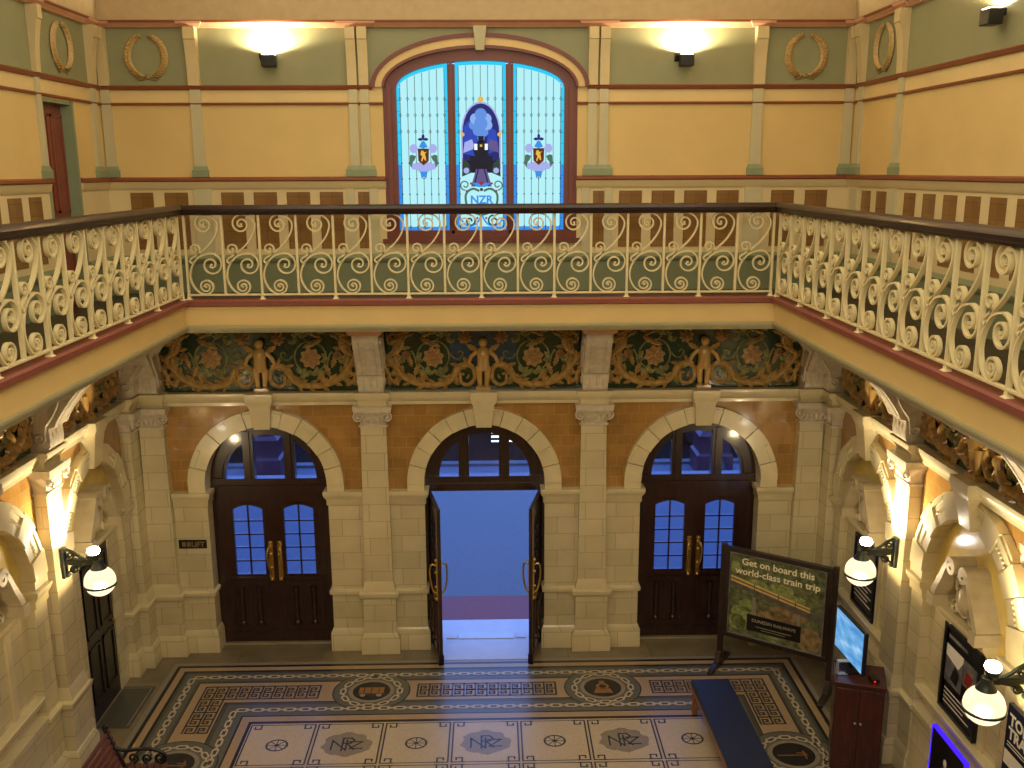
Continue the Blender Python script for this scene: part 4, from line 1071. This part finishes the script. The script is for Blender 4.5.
MB().box(-.34, .34, -.12, -.075, .10, 1.08).build('panel', 'posterdark', t, bevel=.005)
frame_mb(-.36, .36, .08, 1.10, .025, -.118, -.07).build('light_strip', 'led', t, smooth=0)
mb = MB()
for x, z, a, b, k in ((-.02, .84, .035, .05, 0), (-.02, .74, .05, .06, 1), (.02, .60, .07, .05, 0), (-.08, .48, .05, .06, 2), (.1, .40, .08, .05, 2), (-.12, .25, .09, .06, 0)): mb.dome(x, z, a, .006, -.1205, k, 10, b)
mb.build('picture', ['white', 'postergrey', 'bushlt'], t)

# cabinet and television
t = thing('cabinet', 'dark red wooden cabinet carrying the television', 'cabinet', (4.365, -3.05, 0), -R(18))
MB().box(-.27, .27, -.235, .24, .08, 1.16).build('carcass', 'cabinet', t, bevel=.004)
MB().box(-.255, .255, -.22, .23, 0, .08).build('plinth', 'doordark', t)
MB().box(-.285, .285, -.255, .25, 1.16, 1.20).build('top', 'cabinet', t, bevel=.006)
for s in (-1, 1):
    dd = MB().box(s * .134 - .13, s * .134 + .13, -.253, -.235, .11, 1.13).build('door', 'cabinet', t, bevel=.003)
    frame_mb(s * .134 - .10, s * .134 + .10, .16, 1.08, .012, -.258, -.25).build('moulding', 'cabinet', dd, smooth=0)
    MB().lathe([(.004, 0), (.014, .004), (.014, .018), (.004, .022)], (s * .03, -.264, .70), 10).build('knob', 'silver', dd)
t = thing('television', 'flat television with a blue picture standing on the dark red cabinet', 'television', (4.29, -2.90, 1.20), -R(86))
MB().box(-.37, .37, -.02, .03, .09, .62).build('bezel', 'black', t, bevel=.008)
tt = NT('television_picture'); tc = tt.n('ShaderNodeTexCoord'); no = tt.n('ShaderNodeTexNoise', Scale=4.0, Detail=5.0); mp = tt.n('ShaderNodeMapping'); mp.inputs['Scale'].default_value = (1, 1, 2.6); mp.inputs['Rotation'].default_value = (0, .5, 0)
tt.l(tc.outputs['Object'], mp.inputs[0]); tt.l(mp.outputs[0], no.inputs['Vector'])
tt.l(ramp(tt, no.outputs['Fac'], [(.36, lin('#4a8fce')), (.55, lin('#6fb0e4')), (.74, lin('#c4e2f5'))]), tt.b.inputs['Emission Color']); tt.b.inputs['Emission Strength'].default_value = 1.0; tt.b.inputs['Base Color'].default_value = (.02, .03, .05, 1)
M['screen'] = tt.m
MB().box(-.348, .348, -.024, -.019, .115, .598).build('screen', 'screen', t, smooth=0)
MB().box(-.16, .16, -.10, .10, 0, .015).box(-.03, .03, .0, .03, .01, .13).build('stand', 'black', t)
t = thing('leaflet_holder', 'small silver bracket holder on the cabinet corner beside the television', 'holder', (4.13, -3.04, 1.20))
mb = MB(); mb.box(-.03, .09, -.03, .03, .0, .012); mb.box(-.034, -.022, -.03, .03, -.0, .17); mb.box(-.034, .10, -.03, .03, .16, .172)
mb.build('holder', 'silver', t, bevel=.003)
t = thing('media_box', 'small black box with a red light on the near end of the cabinet top', 'media box', (4.47, -3.20, 1.20))
MB().box(-.045, .045, -.06, .06, 0, .04).build('case', 'black', t, bevel=.004); MB().box(-.02, .0, -.063, -.058, .012, .026).build('standby_light', 'redled', t)

# ------------------------------------------------------------------ advertising stand
t = thing('advertising_stand', 'dark framed stand advertising a train trip in front of the closed door', 'sign stand', (3.31, -.63, 0), -R(34.5))
LW = 1.60
for x in (.035, LW - .035):
    mb = MB().box(x - .035, x + .035, -.03, .03, .0, 1.90); mb.build('post', 'signframe', t, bevel=.004)
    mb = MB().prismx([(-.36, 0), (.36, 0), (.36, .04), (.30, .07), (.12, .09), (.05, .24), (-.05, .24), (-.12, .09), (-.30, .07), (-.36, .04)], x - .034, x + .034)
    mb.build('foot', 'signframe', t, bevel=.004)
mb = frame_mb(.07, LW - .07, .50, 1.88, .075, -.035, .03); mb.build('frame', 'signframe', t, bevel=.005)
mb = frame_mb(.14, LW - .14, .57, 1.81, .014, -.04, .0); mb.build('inner_bead', 'postergrey', t, smooth=0)
IX0, IX1, IZ0, IZ1 = .15, LW - .15, .58, 1.80
U = lambda u: IX0 + u * (IX1 - IX0)
V = lambda v: IZ1 - v * (IZ1 - IZ0)
mb = MB().box(IX0, IX1, -.012, .02, IZ0, IZ1, 0)
def blob(u, v, a, b, k, y, n=14, jag=.25):
    mb.face([(min(IX1, max(IX0, U(u) + a * cos(2 * pi * i / n) * (1 - jag * random.random()))), min(IZ1, max(IZ0, V(v) + b * sin(2 * pi * i / n) * (1 - jag * random.random())))) for i in range(n)], y, k)
for u, v, a, b, k in ((.85, .86, .22, .2, 2), (.62, .62, .3, .12, 2), (.5, .72, .3, .16, 2), (.15, .78, .2, .22, 1), (.1, .85, .14, .14, 1), (.2, .62, .14, .1, 1), (.3, .35, .2, .1, 1), (.55, .34, .22, .1, 1), (.7, .42, .16, .09, 1), (.05, .18, .1, .1, 1), (.5, .96, .13, .05, 1)): blob(u, v, a, b, k, -.0125 - .0002 * k)
for u in (.27, .74): mb.face([(U(u - .018), V(.5)), (U(u + .018), V(.5)), (U(u + .03), V(.86)), (U(u - .02), V(.82))], -.0135, 6)
mb.face([(U(0), V(.345)), (U(1), V(.555)), (U(1), V(.64)), (U(0), V(.40))], -.014, 3)
mb.face([(U(0), V(.28)), (U(.86), V(.47)), (U(.86), V(.53)), (U(0), V(.35))], -.0145, 4)
mb.face([(U(0), V(.305)), (U(.86), V(.492)), (U(.86), V(.507)), (U(0), V(.325))], -.0148, 3)
mb.face([(U(.86), V(.48)), (U(1), V(.52)), (U(1), V(.56)), (U(.86), V(.53))], -.0146, 7)
for u in (.26, .52, .70): mb.face([(U(u), V(.28 + .221 * u)), (U(u + .012), V(.283 + .221 * u)), (U(u + .012), V(.353 + .21 * u)), (U(u), V(.35 + .21 * u))], -.0149, 3)
mb.face([(U(.2), V(.72)), (U(.78), V(.72)), (U(.78), V(.92)), (U(.2), V(.92))], -.0155, 5)
mb.face([(U(.2), V(.955)), (U(.75), V(.96)), (U(.75), V(.972)), (U(.2), V(.967))], -.0152, 7)
M['signgreen'] = M['bushy']; M['viapier'] = mat('printed_pale_pier', '#8a8070', .4, .2, 12)
mb.build('picture', ['signgreen', 'bushlt', 'rock', 'viaduct', 'trainyel', 'posterdark', 'viapier', 'postergrey'], t, smooth=0)
mb = MB()
text_mb(mb, 'Get on board this', .138, U(.5), V(.125), -.0165, 0, bold=.003)
text_mb(mb, 'world-class train trip', .138, U(.5), V(.245), -.0165, 0, bold=.003)
mb.build('heading_lettering', 'creamtext', t, smooth=0)
mb = MB(); text_mb(mb, 'DUNEDIN RAILWAYS', .064, U(.49), V(.805), -.0165, 0, bold=.001)
mb.face([(U(.3), V(.855)), (U(.68), V(.855)), (U(.68), V(.862)), (U(.3), V(.862))], -.0165, 0); mb.face([(U(.36), V(.885)), (U(.62), V(.885)), (U(.62), V(.891)), (U(.36), V(.891))], -.0165, 0)
mb.build('name_lettering', 'dimtext', t, smooth=0)
t.scale = (1, 1, .978)

# ------------------------------------------------------------------ benches
t = thing('padded_bench', 'long low bench with navy padded top on a tan wooden frame', 'bench', (2.95, -2.98, 0), R(1.2))
mb = MB().box(-.25, .25, -1.16, 1.16, .38, .46); mb.build('seat_pad', 'seatblue', t, bevel=.02)
mb = MB().box(-.235, .235, -1.14, 1.14, .29, .38); mb.build('frame', 'benchwood', t, bevel=.004)
for sx in (-1, 1):
    for y in (-1.09, 1.09):
        MB().box(sx * .205 - .03, sx * .205 + .03, y - .04, y + .04, 0, .30).build('leg', 'benchwood', t, bevel=.004)
t = thing('slatted_bench', 'red brown slatted bench with dark scrolled iron ends against the side wall', 'bench', (-3.86, -4.24, 0), LB)
bl = .82
M['slatx'] = wood('red_brown_bench_slats', '#4a241a', '#6e3828', .35, .3, 0)
for i in range(6):
    o = MB().box(-bl, bl, -.011, .011, -.027, .027).build('back_slat', 'slatx', t, (0, .20 + i * .024, .50 + i * .070), bevel=.004); o.rotation_euler = (-R(19), 0, 0)
for i in range(7):
    MB().box(-bl, bl, -.03, .03, .425, .447).build('seat_slat', 'slatx', t, (0, -.27 + i * .072, 0), bevel=.004)
for s in (-1, 1):
    mb = MB(); x = s * (bl - .06)
    def yz(pts, r): mb.tube([(x, a, b) for a, b in smooth_path(pts, 5)], r, 8)
    yz([(.34, .90), (.29, .76), (.22, .58), (.16, .42), (.20, .22), (.30, .0)], .022)
    yz([(-.28, .0), (-.24, .16), (-.28, .30), (-.26, .42), (-.08, .41), (.16, .42)], .022)
    yz([(.25, .68), (.14, .645), (-.02, .66), (-.16, .655), (-.26, .62)] , .02)
    mb.tube([(x, a, b) for a, b in spiral(-.24, .545, .075, .02, pi / 2, 1.5)], .018, 8)
    mb.tube([(x, a, b) for a, b in spiral(-.10, .54, .06, .015, -pi / 2, 1.3)], .014, 8)
    mb.tube([(x, a, b) for a, b in spiral(.06, .55, .06, .015, -pi / 2, -1.3)], .014, 8)
    mb.tube([(x, a, b) for a, b in spiral(.33, .93, .035, .01, -pi / 2, 1.2)], .014, 8)
    yz([(-.26, .02), (-.1, .12), (.1, .12), (.28, .02)], .014)
    mb.build('iron_end', 'black', t, smooth=60)

# ------------------------------------------------------------------ mosaic floor
def mosaic():
    mats = ['stone', 'mpale', 'mblack', 'mtan', 'mgreen', 'mgreend', 'mgrey', 'mink', 'morange', 'matslab']
    ST, PA, BK, TA, GR, GD, GY, IN, OR = range(9)
    mb = MB(); mb.box(-5.6, 5.6, FRONT, .45, -.2, 0, ST)
    lay = [0]
    def nz(): lay[0] += 1; return lay[0] * .0004
    B0, YF = -.43, -12.6
    rx = lambda d: 4.46 - .94 * d
    ry = lambda d: B0 - d
    def rect(d, k): z = nz(); x = rx(d); mb.flat([(-x, YF + d), (x, YF + d), (x, ry(d)), (-x, ry(d))], z, k)
    # light grey outer edge, then nested bands
    for d, k in ((-.03, GY), (.045, BK), (.10, TA), (.195, BK), (.235, GD), (.28, GR), (.48, GD), (.52, BK), (.535, TA), (1.03, BK), (1.045, GD), (1.10, GR), (1.36, BK), (1.385, TA), (1.50, BK), (1.55, TA)): rect(d, k)
    zb = nz(); zl = nz(); z3 = nz(); z4 = nz(); z5 = nz(); z6 = nz(); z7 = nz()
    def ring(cx, cy, ro, ri, z, k, n=32, ey=.92):
        for i in range(n):
            a, b = 2 * pi * i / n, 2 * pi * (i + 1) / n
            mb.flat([(cx + ro * cos(a), cy + ro * ey * sin(a)), (cx + ro * cos(b), cy + ro * ey * sin(b)), (cx + ri * cos(b), cy + ri * ey * sin(b)), (cx + ri * cos(a), cy + ri * ey * sin(a))], z, k)
    def disc(cx, cy, r, z, k, n=32, ey=.92): mb.flat([(cx + r * cos(2 * pi * i / n), cy + r * ey * sin(2 * pi * i / n)) for i in range(n)], z, k)
    def link(cx, cy, ang, L, W, z):
        """one open link and its short tie"""
        pts = [(-L / 2, -W / 4), (-L / 3, -W / 2), (L / 3, -W / 2), (L / 2, -W / 4), (L / 2, W / 4), (L / 3, W / 2), (-L / 3, W / 2), (-L / 2, W / 4)]
        c, s = cos(ang), sin(ang); f = .5
        P = [(cx + x * c - y * s, cy + x * s + y * c) for x, y in pts]; Q = [(cx + x * .68 * c - y * f * s, cy + x * .68 * s + y * f * c) for x, y in pts]
        mb.flat(P, z, BK if False else PA); mb.flat(Q, z + .0002, GD)
    def chain(p, q, W=.085, L=.17, pitch=.205):
        n = max(1, int(round(math.dist(p, q) / pitch))); ang = math.atan2(q[1] - p[1], q[0] - p[0])
        for i in range(n):
            t_ = (i + .5) / n; x, y = p[0] + (q[0] - p[0]) * t_, p[1] + (q[1] - p[1]) * t_
            link(x, y, ang, L, W, z3)
            t2 = (i + 1) / n; x, y = p[0] + (q[0] - p[0]) * t2, p[1] + (q[1] - p[1]) * t2
            mb.stroke([(x - .05 * cos(ang), y - .05 * sin(ang)), (x + .05 * cos(ang), y + .05 * sin(ang))], .026, z4, PA)
    for d in (.38, 1.225):
        x, y = rx(d), ry(d)
        chain((-x, y), (x, y)); chain((-x, y), (-x, YF + d)); chain((x, y), (x, YF + d))
    # key pattern between the roundels
    def key(x0, y0, nx, ny, flipx=1, c=.157):
        for i in range(nx):
            for j in range(ny):
                X0, Y0 = x0 + i * c, y0 - j * c
                s = 1 if j % 2 == 0 else -1
                P = [(0, 0), (1, 0), (1, -1), (.25, -1), (.25, -.36), (.66, -.36), (.66, -.66), (.46, -.66)]
                if s < 0: P = [(a, -1 - b) for a, b in P]
                mb.stroke([(X0 + a * c, Y0 + b * c) for a, b in P], .024, z3, IN)
        mb.stroke([(x0, y0), (x0, y0 - ny * c)], .024, z3, IN)
    yk = ry(.64)
    key(-.93, yk, 12, 2)
    xk = rx(.66)
    key(-xk, yk, 10, 2); key(xk - 10 * .157, yk, 10, 2)
    for s in (-1, 1):
        x0 = -xk if s < 0 else xk - 2 * .157
        key(x0, yk - 2 * .157, 2, 5)
        for yy in (-3.55, -6.95, -10.35): key(x0, yy, 2, 12)
    # roundels
    def roundel(cx, cy, kind):
        disc(cx, cy, .53, zb, BK); disc(cx, cy, .515, zl, GR)
        n = 12
        for i in range(n):
            a = 2 * pi * i / n; link(cx + .385 * cos(a), cy + .385 * .92 * sin(a), a + pi / 2, .15, .085, z3)
            a += pi / n; mb.stroke([(cx + .385 * cos(a - .1), cy + .354 * sin(a - .1)), (cx + .385 * cos(a + .1), cy + .354 * sin(a + .1))], .026, z4, PA)
        disc(cx, cy, .31, z3, GY); disc(cx, cy, .255, z4, BK)
        if kind == 0:   # waggon
            mb.flat([(cx - .17, cy - .06), (cx + .17, cy - .06), (cx + .17, cy + .09), (cx - .17, cy + .09)], z6, OR)
            mb.flat([(cx - .2, cy - .11), (cx + .2, cy - .11), (cx + .2, cy - .06), (cx - .2, cy - .06)], z6, IN)
            for q in (-.11, .11): disc(cx + q, cy - .11, .04, z7, GY, 12)
            for q in (-.1, 0, .1): mb.stroke([(cx + q, cy - .05), (cx + q, cy + .08)], .012, z7, BK)
        elif kind == 1:   # engine front
            disc(cx, cy + .03, .09, z6, OR, 16); mb.flat([(cx - .13, cy - .14), (cx + .13, cy - .14), (cx + .10, cy - .03), (cx - .10, cy - .03)], z6, OR)
            mb.flat([(cx - .03, cy + .1), (cx + .03, cy + .1), (cx + .04, cy + .17), (cx - .04, cy + .17)], z6, OR); disc(cx, cy + .03, .05, z7, BK, 12)
        else:   # signal arm
            mb.stroke([(cx - .19, cy - .02), (cx + .16, cy - .02)], .018, z6, OR); mb.stroke([(cx + .13, cy - .09), (cx + .13, cy + .06)], .02, z6, OR); mb.stroke([(cx + .05, cy + .03), (cx + .15, cy + .01)], .016, z6, OR)
    roundel(-1.56, -1.23, 0); roundel(1.60, -1.23, 1)
    for s in (-1, 1):
        for yy in (-2.82, -6.22, -9.62): roundel(s * 3.74, yy, 2)
    # panels of the middle field
    c = .86; yt = -2.02; w = .02
    def corner(x, y, sx, sy):
        P = [(.0, .0), (.12, .0), (.12, .10), (.045, .10), (.045, .05)]
        mb.stroke([(x + sx * a, y - sy * b) for a, b in P], w, z3, IN)
    for j in range(8):
        y1 = yt - j * .89; y0 = y1 - .84
        for i in range(7):
            x0 = -3.5 * c + i * c + .022; x1 = x0 + c - .044
            mb.flat([(x0 - .02, y0 - .024), (x1 + .02, y0 - .024), (x1 + .02, y1 + .024), (x0 - .02, y1 + .024)], zb, PA)
            mb.stroke([(x0 + .16, y1), (x1 - .16, y1)], w * .7, z3, IN); mb.stroke([(x0 + .16, y0), (x1 - .16, y0)], w * .7, z3, IN)
            mb.stroke([(x0, y0 + .14), (x0, y1 - .14)], w, z3, IN); mb.stroke([(x1, y0 + .14), (x1, y1 - .14)], w, z3, IN)
            for sx, xx in ((1, x0), (-1, x1)):
                for sy, yy in ((1, y1), (-1, y0)):
                    mb.stroke([(xx, yy - sy * .14), (xx, yy), (xx + sx * .15, yy)], w, z3, IN)
                    mb.stroke([(xx + sx * .13, yy), (xx + sx * .13, yy - sy * .085), (xx + sx * .055, yy - sy * .085), (xx + sx * .055, yy - sy * .045)], w, z3, IN)
            cx, cy = (x0 + x1) / 2, (y0 + y1) / 2 - .02
            if (i + j) % 2:   # monogram on a ragged grey ground
                mb.flat([(cx + (.30 + .022 * sin(i2 * 2.4) + .02 * cos(i2 * 5)) * cos(2 * pi * i2 / 26), cy + (.25 + .02 * cos(i2 * 1.9)) * sin(2 * pi * i2 / 26)) for i2 in range(26)], zl, GY)
                mb.stroke([(cx - .18, cy - .11), (cx - .18, cy + .08), (cx - .0, cy - .12), (cx - .0, cy + .09)], .022, z3, IN)
                mb.stroke([(cx - .05, cy - .13), (cx - .05, cy + .13), (cx + .05, cy + .13), (cx + .09, cy + .08), (cx + .05, cy + .02), (cx - .05, cy + .02)], .022, z4, IN); mb.stroke([(cx + .0, cy + .02), (cx + .1, cy - .11)], .022, z4, IN)
                mb.stroke([(cx + .03, cy + .05), (cx + .19, cy + .05), (cx + .05, cy - .09), (cx + .20, cy - .09)], .022, z5, IN)
            else:
                ring(cx, cy, .14, .115, z3, GY if False else IN, 20, .9)
                for q in range(4): a = pi * q / 4; mb.stroke([(cx - .12 * cos(a), cy - .11 * sin(a)), (cx + .12 * cos(a), cy + .11 * sin(a))], .012, z4, IN)
                disc(cx, cy, .03, z5, IN, 10)
    # dark slab with pale fillet at the side door
    mb.flat([(-4.98, -2.02), (-4.55, -2.02), (-4.55, -1.02), (-4.98, -1.02)], zb, 9)
    mb.stroke([(-4.98, -1.06), (-4.59, -1.06), (-4.59, -1.98)], .015, z3, GY)
    f = mb.build('floor', mats, smooth=0)
    tag(f, 'mosaic floor with key pattern borders, roundels and monogram panels', 'floor', kind='structure')
mosaic()

# ------------------------------------------------------------------ outside
def struct(mb, name, m, label, cat, smooth=0): return tag(mb.build(name, m, smooth=smooth), label, cat, kind='structure')
struct(MB().box(-30, 30, 1.75, 8.95, -.35, -.03), 'pavement', 'asphalt', 'blue grey forecourt outside the open doorway', 'ground')
struct(MB().box(-6, 6, .45, .85, -.35, .0).box(-.86, .86, -.02, .45, -.3, .004).box(-.65, .65, -.41, -.02, -.19, .005), 'landing_floor', 'paver', 'pale stone landing outside the open doorway', 'floor')
struct(MB().box(-6, 6, .85, 1.75, -.35, -.02), 'brick_strip_ground', 'redpave', 'strip of red paving beyond the landing', 'ground')
struct(MB().box(-30, 30, 8.95, 9.2, -.35, .03), 'kerb', 'kerb', 'pale kerb along the road', 'kerb')
struct(MB().box(-40, 40, 9.2, 40, -.35, -.10), 'road', 'road', 'dark road beyond the forecourt', 'road')
t = thing('door_mat', 'pale metal grille mat just outside the open doorway', 'mat', (0, .30, .004))
mb = MB().box(-.42, .42, -.09, .09, 0, .012); mb.build('mat', 'silver', t)
for s in (-1, 1): MB().box(s * .52 - .08, s * .52 + .08, -.08, .08, 0, .016).build('corner_plate', 'paver', t)
def column(label, x):
    t = thing('portico_column', label, 'column', (x, 8.5, -.03), 0, 'plum iron columns of the forecourt')
    MB().loft([(0, -.42, .42, .42), (.45, -.42, .42, .42), (.5, -.36, .36, .36), (.85, -.34, .34, .34), (.92, -.38, .38, .38), (1.0, -.3, .3, .3)], .42).build('pedestal', 'purpleiron', t)
    MB().lathe([(.24, 1.0), (.24, 1.1), (.18, 1.18), (.15, 3.9), (.2, 4.0), (.26, 4.2)], (0, 0, 0)).build('shaft', 'purpleiron', t)
column('plum iron column seen through the glass over the door by the LIFT plate', -5.2); column('plum iron column seen through the glass over the door behind the stand', 5.3)
def car(label, loc, rz, paint):
    t = thing('car', label, 'car', loc, rz, 'cars parked along the road')
    prof = [(-2.1, .28), (2.1, .28), (2.12, .62), (2.0, .82), (1.1, .92), (.5, 1.38), (-1.1, 1.42), (-1.75, .98), (-2.1, .9)]
    MB().prism(prof, -.82, .82).build('body', paint, t, bevel=.06, smooth=40)
    mb = MB(); mb.prism([(.95, .95), (.46, 1.32), (-1.05, 1.36), (-1.55, .98)], -.83, .83)
    mb.build('windows', 'carglass', t)
    for x in (-1.35, 1.35):
        for s in (-1, 1):
            mb = MB(); mb.lathe([(.05, -.1), (.3, -.1), (.32, -.06), (.32, .06), (.3, .1), (.05, .1)], (0, 0, 0), 20); mb.v = [(a + x, c2 + s * .78, b + .32) for a, b, c2 in mb.v]
            mb.build('wheel', 'rubber', t)
    for s in (-.6, .6): MB().box(2.06, 2.13, s - .16, s + .16, .62, .74).build('headlamp', 'carlamp', t)
t = thing('street_sign', 'small lit sign across the road seen over the open doorway', 'sign', (.42, 9.8, -.10))
MB().lathe([(.03, 0), (.03, .32)], (0, 0, 0), 10).build('post', 'black', t)
MB().box(-.36, .36, -.04, .04, .30, .86).build('case', 'black', t, bevel=.01)
mb = MB(); mb.box(-.33, .33, -.046, -.04, .66, .82); mb.box(-.33, .1, -.046, -.04, .55, .6); mb.box(-.33, .33, -.046, -.04, .44, .48)
mb.build('lit_face', 'carlamp', t, smooth=0)
car('dark car parked beyond the column nearer the LIFT plate side', (-7.3, 11.2, -.10), 0, 'carpaint')
car('silver car parked straight beyond the open doorway', (-.6, 13.4, -.10), pi, 'carsilver')
car('dark car parked beyond the column behind the advertising stand', (6.8, 11.6, -.10), 0, 'carpaint')

# ------------------------------------------------------------------ light, sky, camera
W = bpy.data.worlds.new('dusk'); SC.world = W; W.use_nodes = True
bg = W.node_tree.nodes['Background']; bg.inputs[0].default_value = (.19, .36, 1.0, 1); bg.inputs[1].default_value = 2.7
def area(name, loc, size, energy, col, rot=(0, 0, 0), sy=None):
    l = bpy.data.lights.new(name, 'AREA'); l.energy = energy; l.color = col; l.size = size
    if sy: l.shape = 'RECTANGLE'; l.size_y = sy
    o = bpy.data.objects.new(name, l); COL.objects.link(o); o.location = loc; o.rotation_euler = rot; return o
area('ceiling_lights', (0, -6.0, 10.0), 7, 355, (1, .86, .64), sy=10)
area('hall_fill', (0, -12.5, 8.6), 5, 270, (1, .87, .66), (R(70), 0, 0), 1.5)  # added fill from the viewer's end to brighten the lower end wall

f, PI_, YA, RO = 950.0, R(12.67), R(1.232), R(-.2295)
cp, sp, cy, sy = cos(PI_), sin(PI_), cos(YA), sin(YA)
fw = Vector((sy * cp, cy * cp, -sp)); rt = Vector((cy, -sy, 0)); up = rt.cross(fw)
r2 = rt * cos(RO) + up * sin(RO); u2 = up * cos(RO) - rt * sin(RO)
cd = bpy.data.cameras.new('camera'); cam = bpy.data.objects.new('camera', cd); COL.objects.link(cam)
cam.matrix_world = Matrix(((r2.x, u2.x, -fw.x, .12), (r2.y, u2.y, -fw.y, -13.0), (r2.z, u2.z, -fw.z, 6.93), (0, 0, 0, 1)))
cd.sensor_width = 36; cd.lens = f / 1024 * 36; cd.clip_start = .05; cd.clip_end = 200
SC.camera = cam
SC.view_settings.view_transform = 'Standard'
SC.view_settings.exposure = 0
